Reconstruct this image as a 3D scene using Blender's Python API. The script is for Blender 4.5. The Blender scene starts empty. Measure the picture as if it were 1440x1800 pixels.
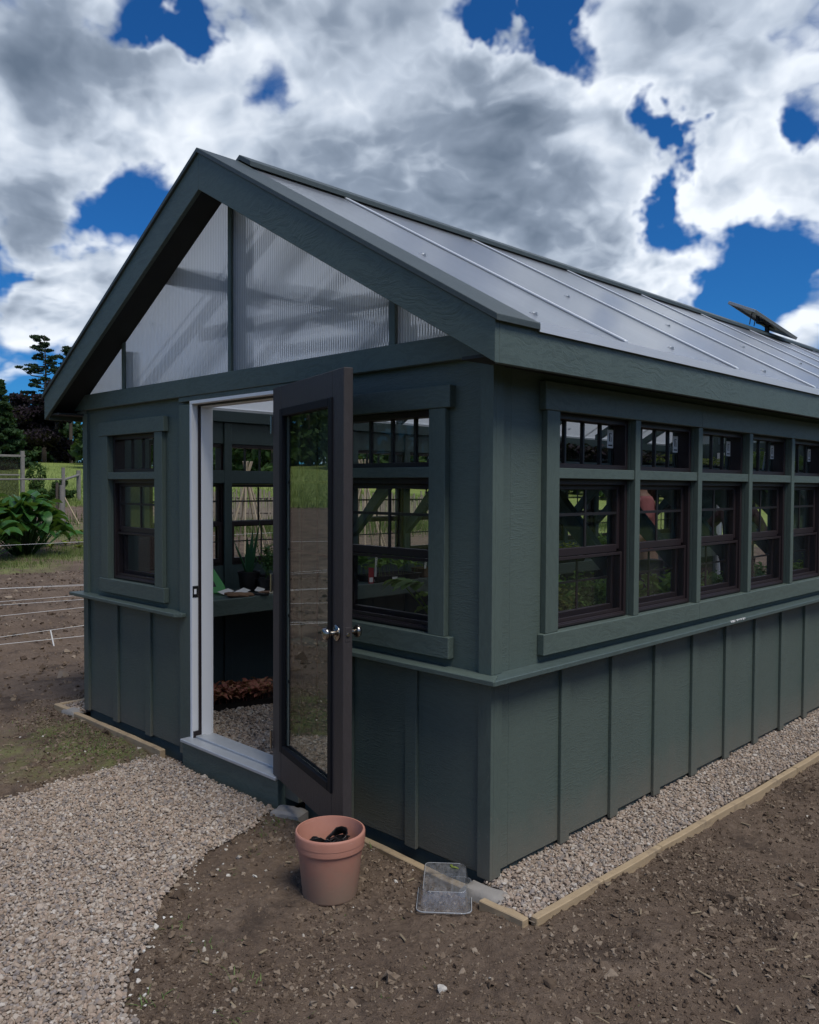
import bpy, bmesh, math, random
import numpy as np
from mathutils import Vector, Matrix, Euler
R = math.radians
SC = bpy.context.scene
COL = SC.collection

# ------------------------------------------------------------------ camera
cam_d = bpy.data.cameras.new('camera'); cam = bpy.data.objects.new('camera', cam_d); COL.objects.link(cam)
cr, cu, cf = (0.71194, 0.70222, 0.005), (-0.02461, 0.01783, 0.99954), (-0.70181, 0.71173, -0.02998)
cam.matrix_world = Matrix(((cr[0], cu[0], -cf[0], 2.0805), (cr[1], cu[1], -cf[1], -2.5726), (cr[2], cu[2], -cf[2], 1.5413), (0, 0, 0, 1)))
cam_d.sensor_fit = 'HORIZONTAL'; cam_d.sensor_width = 36; cam_d.lens = 36 * 1482.7 / 1440
cam_d.clip_start = 0.05; cam_d.clip_end = 3000
SC.camera = cam

# ------------------------------------------------------------------ exposure
SC.view_settings.view_transform = 'Standard'; SC.view_settings.look = 'None'
SC.view_settings.exposure = 0.95; SC.view_settings.gamma = 1.0
cy = SC.cycles
cy.max_bounces = 8; cy.diffuse_bounces = 3; cy.glossy_bounces = 4; cy.transmission_bounces = 6; cy.transparent_max_bounces = 32
cy.caustics_reflective = False; cy.caustics_refractive = False
cy.use_denoising = True; cy.sample_clamp_indirect = 6

# ------------------------------------------------------------------ node helpers
class NT:
    """tiny builder over a node tree"""
    def __init__(s, nt): s.nt = nt; s.n = nt.nodes; s.l = nt.links
    def new(s, typ, **kw):
        nd = s.n.new(typ)
        for k, v in kw.items(): setattr(nd, k, v)
        return nd
    def put(s, sock, v):
        if v is None: return
        if hasattr(v, 'is_output') or isinstance(v, bpy.types.NodeSocket): s.l.new(v, sock)
        else:
            if sock.type == 'RGBA' and not isinstance(v, (int, float)) and len(v) == 3: v = (*v, 1)
            sock.default_value = v
    def math(s, op, a, b=None, c=None, clamp=False):
        nd = s.new('ShaderNodeMath', operation=op, use_clamp=clamp)
        s.put(nd.inputs[0], a); s.put(nd.inputs[1], b); s.put(nd.inputs[2], c)
        return nd.outputs[0]
    def vmath(s, op, a, b=None, scale=None):
        nd = s.new('ShaderNodeVectorMath', operation=op)
        s.put(nd.inputs[0], a); s.put(nd.inputs[1], b)
        if scale is not None: s.put(nd.inputs['Scale'], scale)
        return nd.outputs['Value'] if op in ('DOT_PRODUCT', 'LENGTH', 'DISTANCE') else nd.outputs['Vector']
    def noise(s, vec, scale, detail=4, rough=.5, out='Fac', lac=2.0, dist=0.0):
        nd = s.new('ShaderNodeTexNoise'); s.put(nd.inputs['Vector'], vec)
        nd.inputs['Scale'].default_value = scale; nd.inputs['Detail'].default_value = detail
        nd.inputs['Roughness'].default_value = rough; nd.inputs['Lacunarity'].default_value = lac
        nd.inputs['Distortion'].default_value = dist
        return nd.outputs[out]
    def ramp(s, fac, stops, interp='LINEAR'):
        nd = s.new('ShaderNodeValToRGB'); s.put(nd.inputs[0], fac); cr_ = nd.color_ramp; cr_.interpolation = interp
        while len(cr_.elements) < len(stops): cr_.elements.new(.5)
        for e, (p, c) in zip(cr_.elements, stops):
            e.position = p; e.color = (c, c, c, 1) if isinstance(c, (int, float)) else (*c, 1)
        return nd.outputs[0]
    def mapr(s, v, a, b, c=0., d=1., smooth=False):
        nd = s.new('ShaderNodeMapRange', clamp=True)
        if smooth: nd.interpolation_type = 'SMOOTHSTEP'
        s.put(nd.inputs[0], v)
        for i, x in enumerate((a, b, c, d)): s.put(nd.inputs[i + 1], x)
        return nd.outputs[0]
    def mix(s, f, a, b, typ='MIX'):
        nd = s.new('ShaderNodeMix', data_type='RGBA', blend_type=typ)
        s.put(nd.inputs[0], f); s.put(nd.inputs[6], a); s.put(nd.inputs[7], b)
        return nd.outputs[2]
    def sep(s, v):
        nd = s.new('ShaderNodeSeparateXYZ'); s.put(nd.inputs[0], v); return nd.outputs
    def comb(s, x, y, z):
        nd = s.new('ShaderNodeCombineXYZ')
        for i, v in enumerate((x, y, z)): s.put(nd.inputs[i], v)
        return nd.outputs[0]
    def bump(s, h, strength=.5, dist=.01, normal=None):
        nd = s.new('ShaderNodeBump'); s.put(nd.inputs['Height'], h)
        nd.inputs['Strength'].default_value = strength; nd.inputs['Distance'].default_value = dist
        if normal is not None: s.put(nd.inputs['Normal'], normal)
        return nd.outputs[0]

# ------------------------------------------------------------------ sky: blue sky, cumulus layer, one sun
SUN_DIR = Vector((0.62, -0.10, 1.05)).normalized()
W = bpy.data.worlds.new('World'); SC.world = W; W.use_nodes = True
W.node_tree.nodes.clear(); T = NT(W.node_tree)
sky = T.new('ShaderNodeTexSky', sky_type='NISHITA', sun_disc=False)
sky.sun_elevation = math.asin(SUN_DIR.z); sky.sun_rotation = math.atan2(SUN_DIR.x, SUN_DIR.y)
sky.air_density = 1.0; sky.dust_density = 0.6; sky.ozone_density = 2.0; sky.altitude = 300
d = T.vmath('NORMALIZE', T.new('ShaderNodeTexCoord').outputs['Generated'])
dx, dy, dz = T.sep(d)
den = T.math('ADD', T.math('MAXIMUM', dz, 0.0), 0.42)
pv = T.comb(T.math('DIVIDE', dx, den), T.math('DIVIDE', dy, den), T.math('MULTIPLY', dz, 0.8))
warp = T.vmath('SCALE', T.vmath('SUBTRACT', T.noise(pv, 3.2, 4, .55, 'Color'), (.5, .5, .5)), scale=.22)
q = T.vmath('ADD', pv, warp)
qs = T.vmath('ADD', T.vmath('SCALE', q, scale=0.96), (0.0, 0.0, 0.05))  # the same cloud a little higher up: what lies between it and the light
dw = T.vmath('ADD', d, T.vmath('SCALE', T.vmath('SUBTRACT', T.noise(d, 6.0, 5, .56, 'Color'), (.5, .5, .5)), scale=.28))
def billow(v, sc):
    return T.math('ABSOLUTE', T.math('MULTIPLY_ADD', T.noise(v, sc, 0, .5), 2.0, -1.0))
def cloud_noise(v, det):
    a = T.noise(v, 2.0, det, .58)
    a = T.math('MULTIPLY_ADD', T.math('SUBTRACT', billow(v, 6.0), .25), 0.30, a)
    a = T.math('MULTIPLY_ADD', T.math('SUBTRACT', billow(v, 13.0), .25), 0.16, a)
    return T.math('MULTIPLY_ADD', T.math('SUBTRACT', billow(v, 28.0), .25), 0.09, a)
n0 = cloud_noise(q, 8); n1 = cloud_noise(qs, 5)
# where the clouds of the day stand: (direction, angular radius, amount)
CLOUDS = [
    ((-0.6584, 0.6472, 0.3842), 0.350, 0.360),
    ((-0.6866, 0.5597, 0.4641), 0.217, 0.220),
    ((-0.8331, 0.3687, 0.4123), 0.250, 0.320),
    ((-0.8750, 0.3744, 0.3069), 0.217, 0.280),
    ((-0.7627, 0.5142, 0.3922), 0.142, 0.180),
    ((-0.5582, 0.7691, 0.3113), 0.275, 0.320),
    ((-0.8950, 0.3884, 0.2195), 0.108, 0.280),
    ((-0.9078, 0.3873, 0.1607), 0.108, 0.220),
    ((-0.9266, 0.3468, 0.1457), 0.075, 0.180),
    ((-0.4196, 0.7974, 0.4337), 0.217, 0.320),
    ((-0.3573, 0.8735, 0.3306), 0.142, 0.400),
    ((-0.3510, 0.8256, 0.4418), 0.167, 0.220),
    ((-0.4468, 0.8549, 0.2636), 0.100, 0.200),
    ((-0.4470, 0.8700, 0.2080), 0.100, 0.260),
    ((-0.3731, 0.9028, 0.2140), 0.050, 0.160),
    ((-0.3295, 0.9303, 0.1612), 0.075, 0.260),
    ((-0.5118, 0.8235, 0.2448), 0.125, 0.200),
    ((-0.7795, 0.4286, 0.4569), 0.079, -0.550),
    ((-0.7980, 0.4261, 0.4262), 0.046, -0.400),
    ((-0.7509, 0.4531, 0.4805), 0.058, -0.400),
    ((-0.7324, 0.5419, 0.4123), 0.071, -0.500),
    ((-0.7353, 0.5026, 0.4547), 0.046, -0.250),
    ((-0.5581, 0.6855, 0.4675), 0.067, -0.550),
    ((-0.5485, 0.7086, 0.4438), 0.067, -0.500),
    ((-0.5217, 0.7060, 0.4789), 0.058, -0.450),
    ((-0.5148, 0.7420, 0.4295), 0.050, -0.300),
    ((-0.4786, 0.7946, 0.3735), 0.060, -0.500),
    ((-0.4606, 0.8165, 0.3481), 0.055, -0.500),
    ((-0.4498, 0.8338, 0.3200), 0.062, -0.520),
    ((-0.4861, 0.7784, 0.3973), 0.042, -0.300),
    ((-0.4030, 0.8776, 0.2597), 0.108, -0.550),
    ((-0.3400, 0.9072, 0.2476), 0.117, -0.500),
    ((-0.4248, 0.8779, 0.2212), 0.050, -0.200),
    ((-0.3249, 0.8591, 0.3955), 0.079, -0.520),
    ((-0.3120, 0.8775, 0.3643), 0.050, -0.400),
    ((-0.4390, 0.8519, 0.2857), 0.050, -0.300),
    ((-0.8672, 0.4227, 0.2631), 0.087, -0.620),
    ((-0.9150, 0.3839, 0.1244), 0.108, -0.300),
    ((-0.9133, 0.3285, 0.2409), 0.050, -0.400),
    ((-0.3760, 0.9119, 0.1644), 0.100, -0.300),
]
SHADE = [
    ((-0.8422, 0.3556, 0.4052), 0.153, -0.500),
    ((-0.5880, 0.7362, 0.3350), 0.127, -0.380),
    ((-0.6584, 0.6472, 0.3842), 0.087, -0.150),
    ((-0.6968, 0.6159, 0.3676), 0.100, -0.220),
    ((-0.4081, 0.7860, 0.4643), 0.100, -0.150),
    ((-0.7507, 0.6125, 0.2478), 0.093, -0.200),
    ((-0.8908, 0.3516, 0.2876), 0.107, -0.150),
    ((-0.7794, 0.4635, 0.4216), 0.087, 0.350),
    ((-0.6675, 0.6055, 0.4333), 0.113, 0.250),
    ((-0.8914, 0.3930, 0.2257), 0.073, 0.350),
    ((-0.9078, 0.3873, 0.1607), 0.080, 0.300),
    ((-0.5218, 0.7690, 0.3692), 0.080, 0.300),
    ((-0.4513, 0.8506, 0.2698), 0.087, 0.350),
    ((-0.4470, 0.8700, 0.2080), 0.060, 0.300),
    ((-0.3756, 0.8608, 0.3435), 0.107, 0.350),
    ((-0.4760, 0.7501, 0.4591), 0.080, 0.200),
    ((-0.8238, 0.4689, 0.3184), 0.107, 0.200),
    ((-0.8562, 0.3843, 0.3452), 0.060, 0.350),
    ((-0.3293, 0.9294, 0.1670), 0.053, 0.350),
    ((-0.3987, 0.8170, 0.4166), 0.080, 0.150),
    ((-0.9270, 0.3469, 0.1428), 0.047, 0.300),
]
field = None
for (cx_, cy_, cz_), rr, am in CLOUDS:
    ds = T.vmath('DISTANCE', dw, (cx_, cy_, cz_))
    t_ = T.mapr(ds, 0.0, rr, am, 0.0, True)
    field = t_ if field is None else T.math('ADD', field, t_)
if field is None: field = T.math('ADD', 0.0, 0.0)
dens = T.math('ADD', T.math('MULTIPLY', T.math('SUBTRACT', n0, 0.50), 1.0), field)
alpha = T.mapr(dens, -0.07, 0.22, 0, 1, True)
alpha = T.math('MULTIPLY', alpha, T.mapr(dz, -0.02, 0.03))
rim = T.math('MULTIPLY', T.math('SUBTRACT', n0, n1), 1.9)
small = T.noise(q, 7.0, 5, .62)
core = T.mapr(dens, 0.10, 0.50, 0, 1, True)
big = T.noise(pv, 1.7, 3, .5)
lit = T.math('ADD', 0.90, rim)
lit = T.math('SUBTRACT', lit, T.math('MULTIPLY', core, 0.34))
lit = T.math('ADD', lit, T.math('MULTIPLY', T.math('SUBTRACT', small, .5), 0.36))
lit = T.math('ADD', lit, T.math('MULTIPLY', T.math('SUBTRACT', big, .5), 0.9))
for (sx_, sy_, sz_), rr, am in SHADE:
    lit = T.math('ADD', lit, T.mapr(T.vmath('DISTANCE', dw, (sx_, sy_, sz_)), 0.0, rr, am, 0.0, True))
ccol = T.ramp(T.math('MULTIPLY', lit, 0.8), [(0.0, (.070, .094, .132)), (.34, (.142, .174, .225)), (.60, (.285, .325, .385)), (.80, (.405, .44, .49)), (1.0, (.50, .53, .57))])
skyc = T.mix(1.0, sky.outputs[0], (.06, .245, .47), 'MULTIPLY')
skyc = T.vmath('SCALE', skyc, scale=0.1)
total = T.mix(alpha, skyc, ccol)
bg = T.new('ShaderNodeBackground'); T.put(bg.inputs[0], T.vmath('SCALE', total, scale=10.0)); bg.inputs[1].default_value = 0.1
T.l.new(bg.outputs[0], T.new('ShaderNodeOutputWorld').inputs[0])
W.cycles.sampling_method = 'MANUAL'; W.cycles.sample_map_resolution = 512
sd = bpy.data.lights.new('sun', 'SUN'); sd.energy = 1.5; sd.angle = R(26); sd.color = (1, .95, .87)
so = bpy.data.objects.new('sun', sd); COL.objects.link(so); so.rotation_euler = SUN_DIR.to_track_quat('Z', 'Y').to_euler(); so.location = (6, -6, 12)

# ------------------------------------------------------------------ object helpers
rng = np.random.default_rng(11); random.seed(5)
def link(o): COL.objects.link(o); return o
def tag(o, label=None, cat=None, group=None, kind=None):
    if label: o['label'] = label
    if cat: o['category'] = cat
    if group: o['group'] = group
    if kind: o['kind'] = kind
    return o
def empty(name, loc=(0, 0, 0), rz=0.0):
    o = bpy.data.objects.new(name, None); o.empty_display_size = .1; link(o)
    o.location = loc; o.rotation_euler = (0, 0, rz); return o
def smooth(me, angle=35):
    me.polygons.foreach_set('use_smooth', [True] * len(me.polygons))
    me.set_sharp_from_angle(angle=R(angle))
def obj(name, bm, mat, parent=None, bevel=0.0, sm=None, recalc=True):
    me = bpy.data.meshes.new(name)
    if recalc: bmesh.ops.recalc_face_normals(bm, faces=bm.faces)
    bm.to_mesh(me); bm.free()
    if sm: smooth(me, sm)
    o = link(bpy.data.objects.new(name, me)); me.materials.append(mat)
    if parent: o.parent = parent
    if bevel:
        m = o.modifiers.new('edge', 'BEVEL'); m.width = bevel; m.segments = 1; m.limit_method = 'ANGLE'; m.angle_limit = R(40)
    return o
def mesh_np(name, V, F, mat, parent=None, shade_smooth=False):
    V = np.asarray(V, np.float32); F = np.asarray(F, np.int32); k = F.shape[1]
    me = bpy.data.meshes.new(name)
    me.vertices.add(len(V)); me.vertices.foreach_set('co', V.ravel())
    me.loops.add(F.size); me.loops.foreach_set('vertex_index', F.ravel())
    me.polygons.add(len(F)); me.polygons.foreach_set('loop_start', np.arange(0, F.size, k, dtype=np.int32))
    me.polygons.foreach_set('loop_total', np.full(len(F), k, np.int32))
    me.update(calc_edges=True); me.validate()
    if shade_smooth: me.polygons.foreach_set('use_smooth', [True] * len(F))
    if mat: me.materials.append(mat)
    o = link(bpy.data.objects.new(name, me))
    if parent: o.parent = parent
    return o
def box(bm, x0, x1, y0, y1, z0, z1, M=None):
    vs = [bm.verts.new((x, y, z)) for x in (x0, x1) for y in (y0, y1) for z in (z0, z1)]
    for f in ((0, 1, 3, 2), (4, 6, 7, 5), (0, 4, 5, 1), (2, 3, 7, 6), (0, 2, 6, 4), (1, 5, 7, 3)):
        bm.faces.new([vs[i] for i in f])
    if M is not None: bmesh.ops.transform(bm, matrix=M, verts=vs)
    return vs
def boxes(*bs):
    bm = bmesh.new()
    for b in bs: box(bm, *b)
    return bm
def prism(bm, poly, axis, a, b):
    """extrude a 2-D outline along an axis from a to b; axis 'x': poly (y,z), 'y': poly (x,z), 'z': poly (x,y)"""
    def P(p, t):
        return {'x': (t, p[0], p[1]), 'y': (p[0], t, p[1]), 'z': (p[0], p[1], t)}[axis]
    A = [bm.verts.new(P(p, a)) for p in poly]; B = [bm.verts.new(P(p, b)) for p in poly]
    n = len(poly); bm.faces.new(A[::-1]); bm.faces.new(B)
    for i in range(n): bm.faces.new((A[i], A[(i + 1) % n], B[(i + 1) % n], B[i]))
    return A + B
def tube(bm, pts, rad, seg=8, cap=True):
    pts = [Vector(p) for p in pts]; rings = []
    rads = rad if isinstance(rad, (list, tuple)) else [rad] * len(pts)
    for i, p in enumerate(pts):
        t = (pts[min(i + 1, len(pts) - 1)] - pts[max(i - 1, 0)]).normalized()
        u = t.cross(Vector((0, 0, 1)) if abs(t.z) < .95 else Vector((1, 0, 0))).normalized(); v = t.cross(u)
        rings.append([bm.verts.new(p + rads[i] * (math.cos(a) * u + math.sin(a) * v)) for a in [2 * math.pi * k / seg for k in range(seg)]])
    for a, b in zip(rings, rings[1:]):
        for k in range(seg): bm.faces.new((a[k], a[(k + 1) % seg], b[(k + 1) % seg], b[k]))
    if cap: bm.faces.new(rings[0][::-1]); bm.faces.new(rings[-1])
    return rings
def lathe(bm, prof, seg=32, M=None, close=False):
    rings = []; allv = []
    for r, z in prof:
        ring = [bm.verts.new((r * math.cos(2 * math.pi * k / seg), r * math.sin(2 * math.pi * k / seg), z)) for k in range(seg)] if r > 1e-6 else [bm.verts.new((0, 0, z))]
        rings.append(ring); allv += ring
    pairs = list(zip(rings, rings[1:])) + ([(rings[-1], rings[0])] if close else [])
    for a, b in pairs:
        for k in range(seg):
            k2 = (k + 1) % seg
            if len(a) == 1 and len(b) == 1: continue
            if len(a) == 1: bm.faces.new((a[0], b[k2], b[k]))
            elif len(b) == 1: bm.faces.new((a[k], a[k2], b[0]))
            else: bm.faces.new((a[k], a[k2], b[k2], b[k]))
    if M is not None: bmesh.ops.transform(bm, matrix=M, verts=allv)
    return allv
def copy_tree(o, parent=None):
    c = o.copy(); COL.objects.link(c)
    if parent: c.parent = parent
    for ch in list(o.children): copy_tree(ch, c)
    return c

# value noise in numpy
def vnoise(x, y, seed=0):
    xi = np.floor(x).astype(np.int64); yi = np.floor(y).astype(np.int64); xf = x - xi; yf = y - yi
    def h(a, b):
        n = (a * 374761393 + b * 668265263 + seed * 1442695041) & 0xffffffff
        n = ((n ^ (n >> 13)) * 1274126177) & 0xffffffff
        return ((n ^ (n >> 16)) & 0xffff) / 65535.0
    u = xf * xf * (3 - 2 * xf); v = yf * yf * (3 - 2 * yf)
    return (h(xi, yi) * (1 - u) + h(xi + 1, yi) * u) * (1 - v) + (h(xi, yi + 1) * (1 - u) + h(xi + 1, yi + 1) * u) * v - .5
def fbm(x, y, f, o=4, g=.5, seed=0):
    s = 0; a = 1.
    for i in range(o): s = s + a * vnoise(x * f, y * f, seed + i); f *= 2.03; a *= g
    return s

# ------------------------------------------------------------------ materials
MATS = {}
def material(name):
    m = bpy.data.materials.new(name); m.use_nodes = True; m.node_tree.nodes.clear()
    t = NT(m.node_tree); out = t.new('ShaderNodeOutputMaterial'); MATS[name] = m
    return m, t, out
def principled(t, out, color, rough=.5, metal=0.0, normal=None, spec=.5, **kw):
    p = t.new('ShaderNodeBsdfPrincipled'); t.put(p.inputs['Base Color'], color); t.put(p.inputs['Roughness'], rough)
    p.inputs['Metallic'].default_value = metal; p.inputs['Specular IOR Level'].default_value = spec
    if normal is not None: t.put(p.inputs['Normal'], normal)
    for k, v in kw.items(): t.put(p.inputs[k], v)
    t.l.new(p.outputs[0], out.inputs[0]); return p
def simple(name, color, rough=.5, metal=0.0, var=.15, scale=8, bump=0.0, bscale=60, spec=.5):
    m, t, o = material(name); co = t.new('ShaderNodeTexCoord').outputs['Object']
    n = t.noise(co, scale, 4); c2 = tuple(min(1, c * (1 + var)) for c in color); c1 = tuple(c * (1 - var) for c in color)
    nm = t.bump(t.noise(co, bscale, 4), bump, .004) if bump else None
    principled(t, o, t.mix(n, c1, c2), rough, metal, nm, spec); return m

def painted_wood(name, color, grain_axis, dirt=False, strength=.5):
    """painted fibre-cement / cedar: raised grain running along one axis"""
    m, t, o = material(name); co0 = t.new('ShaderNodeTexCoord').outputs['Object']
    x, y, z = t.sep(co0); rnd = t.new('ShaderNodeObjectInfo').outputs['Random']
    co = t.vmath('ADD', co0, t.comb(t.math('MULTIPLY', rnd, 37.0), t.math('MULTIPLY', rnd, 23.0), t.math('MULTIPLY', rnd, 11.0)))
    sc = {'x': (1.4, 22, 22), 'y': (22, 1.4, 22), 'z': (22, 22, 1.6), 'ripple': (8, 8, 62)}[grain_axis]
    mp = t.vmath('MULTIPLY', co, sc)
    wob = t.vmath('ADD', mp, t.vmath('SCALE', t.noise(co, 3.1, 2, .5, 'Color'), scale=5.0))
    g = t.noise(wob, 1.5, 4, .62)
    ridg = t.math('ABSOLUTE', t.math('MULTIPLY_ADD', g, 2, -1))
    fine = t.noise(co, 160, 3, .6)
    big = t.noise(co, 1.3, 3, .55)
    patch = t.mapr(t.noise(co, 2.3, 3, .5), .38, .62)
    c = t.mix(big, tuple(v * .88 for v in color), tuple(v * 1.12 for v in color))
    streak = t.noise(t.vmath('MULTIPLY', co, (5, 5, .5)), 1.0, 3, .6)
    c = t.mix(t.mapr(streak, .3, .7, 0, .30), c, tuple(v * .74 for v in color))
    c = t.mix(t.math('MULTIPLY', rnd, .16), c, tuple(v * 1.35 for v in color))
    c = t.mix(t.math('MULTIPLY', t.mapr(ridg, .0, .16, 1, 0), .30 if grain_axis in 'xy' else .2), c, tuple(v * 1.55 for v in color))
    rough = t.math('MULTIPLY_ADD', fine, .18, .38)
    if dirt:
        dn = t.math('ADD', t.math('MULTIPLY', t.noise(co, 5, 5, .6), .34), t.math('MULTIPLY', t.noise(co, 120, 2, .6), .18))
        dm = t.mapr(t.math('SUBTRACT', dn, t.math('MULTIPLY', z, 1.15)), .0, .32)
        c = t.mix(t.math('MULTIPLY', dm, .55), c, (.165, .132, .10))
        sp = t.math('GREATER_THAN', t.math('SUBTRACT', t.noise(co, 95, 1, .5), t.math('MULTIPLY', z, .16)), .70)
        c = t.mix(t.math('MULTIPLY', sp, .45), c, (.2, .17, .14))
        rough = t.math('MULTIPLY_ADD', dm, .3, rough)
    ht = t.math('MULTIPLY_ADD', fine, .25, t.math('MULTIPLY', ridg, t.math('MULTIPLY_ADD', patch, .8, .25)))
    principled(t, o, c, rough, 0, t.bump(ht, strength, .0035), .45); return m
GREEN = (.083, .111, .096)
M_SIDE = painted_wood('green_siding', GREEN, 'ripple', True, .6)
M_TRX = painted_wood('green_trim_x', GREEN, 'x', False, .7)
M_TRY = painted_wood('green_trim_y', GREEN, 'y', False, .7)
M_TRZ = painted_wood('green_trim_z', GREEN, 'z', True, .35)
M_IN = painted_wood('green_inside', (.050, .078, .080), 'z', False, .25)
M_LEDGE = painted_wood('green_ledge', (.066, .092, .086), 'y', False, .4)
M_DOOR = painted_wood('brown_door', (.046, .040, .041), 'z', False, .35)
M_SASH = simple('brown_sash', (.022, .015, .017), .42, var=.12)
M_GASKET = simple('black_gasket', (.008, .009, .012), .6, spec=.2)
M_MUNT = simple('dark_muntin', (.020, .018, .020), .4)
M_JAMB = simple('white_jamb', (.86, .87, .88), .45, var=.03)
M_ALU = simple('aluminium', (.50, .52, .53), .42, .3, var=.12, scale=20)
M_ROOFBAR = simple('roof_bar', (.66, .68, .70), .35, .25, var=.05)
M_NICKEL = simple('nickel', (.36, .33, .29), .22, 1.0, var=.1)
M_BLACK = simple('black_plastic', (.012, .012, .013), .4, var=.2)
M_BLACKM = simple('black_metal', (.014, .014, .016), .45, .3)
M_CAP = painted_wood('green_cap', (.060, .074, .070), 'y', False, .2)

def glass(name, tint=(.93, .96, .95), f0=.07, rough=0.0):
    m, t, o = material(name)
    lw = t.new('ShaderNodeLayerWeight'); lw.inputs['Blend'].default_value = .5
    fc = lw.outputs['Facing']
    fr = t.math('MULTIPLY_ADD', t.math('POWER', fc, 5.0), .68, f0, clamp=True)
    tr = t.new('ShaderNodeBsdfTransparent'); t.put(tr.inputs[0], tint)
    gl = t.new('ShaderNodeBsdfGlossy'); t.put(gl.inputs['Color'], (1, 1, 1)); gl.inputs['Roughness'].default_value = rough
    co = t.new('ShaderNodeTexCoord').outputs['Object']
    t.put(gl.inputs['Normal'], t.bump(t.noise(co, 2.2, 1, .4), .10, .004))
    mx = t.new('ShaderNodeMixShader'); t.put(mx.inputs[0], fr); t.l.new(tr.outputs[0], mx.inputs[1]); t.l.new(gl.outputs[0], mx.inputs[2])
    t.l.new(mx.outputs[0], o.inputs[0]); return m
M_GLASS = glass('window_glass', (.985, .99, .985), .03)
M_DGLASS = glass('door_glass', (.84, .89, .87), .165)
def screen():
    m, t, o = material('insect_screen')
    tr = t.new('ShaderNodeBsdfTransparent'); t.put(tr.inputs[0], (1, 1, 1))
    df = t.new('ShaderNodeBsdfDiffuse'); t.put(df.inputs[0], (.025, .026, .03))
    mx = t.new('ShaderNodeMixShader'); mx.inputs[0].default_value = .11
    t.l.new(tr.outputs[0], mx.inputs[1]); t.l.new(df.outputs[0], mx.inputs[2]); t.l.new(mx.outputs[0], o.inputs[0]); return m
M_SCREEN = screen()
def polycarbonate(name, roof):
    m, t, o = material(name); co = t.new('ShaderNodeTexCoord').outputs['Object']; x, y, z = t.sep(co)
    lw = t.new('ShaderNodeLayerWeight'); lw.inputs['Blend'].default_value = .5
    u = y if roof else x
    wv = t.math('SINE', t.math('MULTIPLY', u, 2 * math.pi / .0165))
    nrm = t.bump(wv, .9 if not roof else .25, .0045 if not roof else .0012)
    tl = t.new('ShaderNodeBsdfTranslucent'); t.put(tl.inputs[0], (.94, .94, .93))
    df = t.new('ShaderNodeBsdfDiffuse'); t.put(df.inputs[0], (.80, .85, .94))
    tr = t.new('ShaderNodeBsdfTransparent'); t.put(tr.inputs[0], (.90, .92, .94))
    gl = t.new('ShaderNodeBsdfGlossy'); gl.inputs['Roughness'].default_value = .16; t.put(gl.inputs['Normal'], nrm)
    rf = t.new('ShaderNodeBsdfRefraction'); rf.inputs['Roughness'].default_value = .13; rf.inputs['IOR'].default_value = 1.16; t.put(rf.inputs['Normal'], nrm)
    def mx(f, a, b):
        k = t.new('ShaderNodeMixShader'); t.put(k.inputs[0], f); t.l.new(a, k.inputs[1]); t.l.new(b, k.inputs[2]); return k.outputs[0]
    if roof:
        dirt = t.noise(t.vmath('MULTIPLY', co, (1, 8, 1)), 1.2, 4, .6)
        body = mx(.36, tl.outputs[0], df.outputs[0]); body = mx(t.math('MULTIPLY_ADD', dirt, .10, .12), body, tr.outputs[0])
        fr = t.math('MULTIPLY_ADD', t.math('POWER', lw.outputs['Facing'], 3), .6, .18, clamp=True)
    else:
        web = t.mapr(wv, .55, .95, 0, .30)
        body = mx(.16, rf.outputs[0], tr.outputs[0]); body = mx(t.math('ADD', .42, web), body, mx(.4, tl.outputs[0], df.outputs[0]))
        fr = t.math('MULTIPLY_ADD', t.math('POWER', lw.outputs['Facing'], 4), .5, .04, clamp=True)
    t.l.new(mx(fr, body, gl.outputs[0]), o.inputs[0]); return m
M_ROOF = polycarbonate('twinwall_roof', True)
M_GABLE = polycarbonate('twinwall_gable', False)
def clear_sheet():
    m, t, o = material('twinwall_inner_skin'); tr = t.new('ShaderNodeBsdfTransparent'); t.put(tr.inputs[0], (.97, .98, .98)); t.l.new(tr.outputs[0], o.inputs[0]); return m
M_SKIN2 = clear_sheet()
def inner_skin(o, axis, sign):
    o.data.materials.append(M_SKIN2)
    for p in o.data.polygons:
        if p.normal[axis] * sign < .5: p.material_index = 1
    return o
M_SOFFIT = simple('shaded_soffit', (.017, .021, .021), .7)  # deep shade under the eaves is put into this near-black colour

def foliage(name, c1, c2, c3=None, scale=1.2, rough=.55, transl=.35):
    m, t, o = material(name); co = t.new('ShaderNodeTexCoord').outputs['Object']
    a = t.noise(co, scale, 3, .6); b = t.noise(co, scale * 9, 2, .6)
    c = t.mix(t.mapr(a, .3, .7), c1, c2)
    if c3: c = t.mix(t.math('MULTIPLY', t.mapr(b, .52, .75), .8), c, c3)
    p = t.new('ShaderNodeBsdfPrincipled'); t.put(p.inputs['Base Color'], c); p.inputs['Roughness'].default_value = rough; p.inputs['Specular IOR Level'].default_value = .3
    tl = t.new('ShaderNodeBsdfTranslucent'); t.put(tl.inputs[0], t.mix(.3, c, (.25, .35, .02)))
    mx = t.new('ShaderNodeMixShader'); mx.inputs[0].default_value = transl
    t.l.new(p.outputs[0], mx.inputs[1]); t.l.new(tl.outputs[0], mx.inputs[2]); t.l.new(mx.outputs[0], o.inputs[0]); return m
M_BARK = simple('bark', (.075, .06, .048), .9, var=.35, scale=5, bump=.8, bscale=20)
M_GREYWOOD = simple('weathered_wood', (.20, .185, .165), .85, var=.3, scale=9, bump=.5, bscale=50)
M_STAKE = simple('fresh_stake', (.44, .35, .22), .7, var=.2)
M_BAMBOO = simple('bamboo_cane', (.33, .26, .17), .6, var=.25)
M_STRING = simple('white_string', (.72, .72, .70), .8, var=.05)
M_EDGE = None

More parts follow.
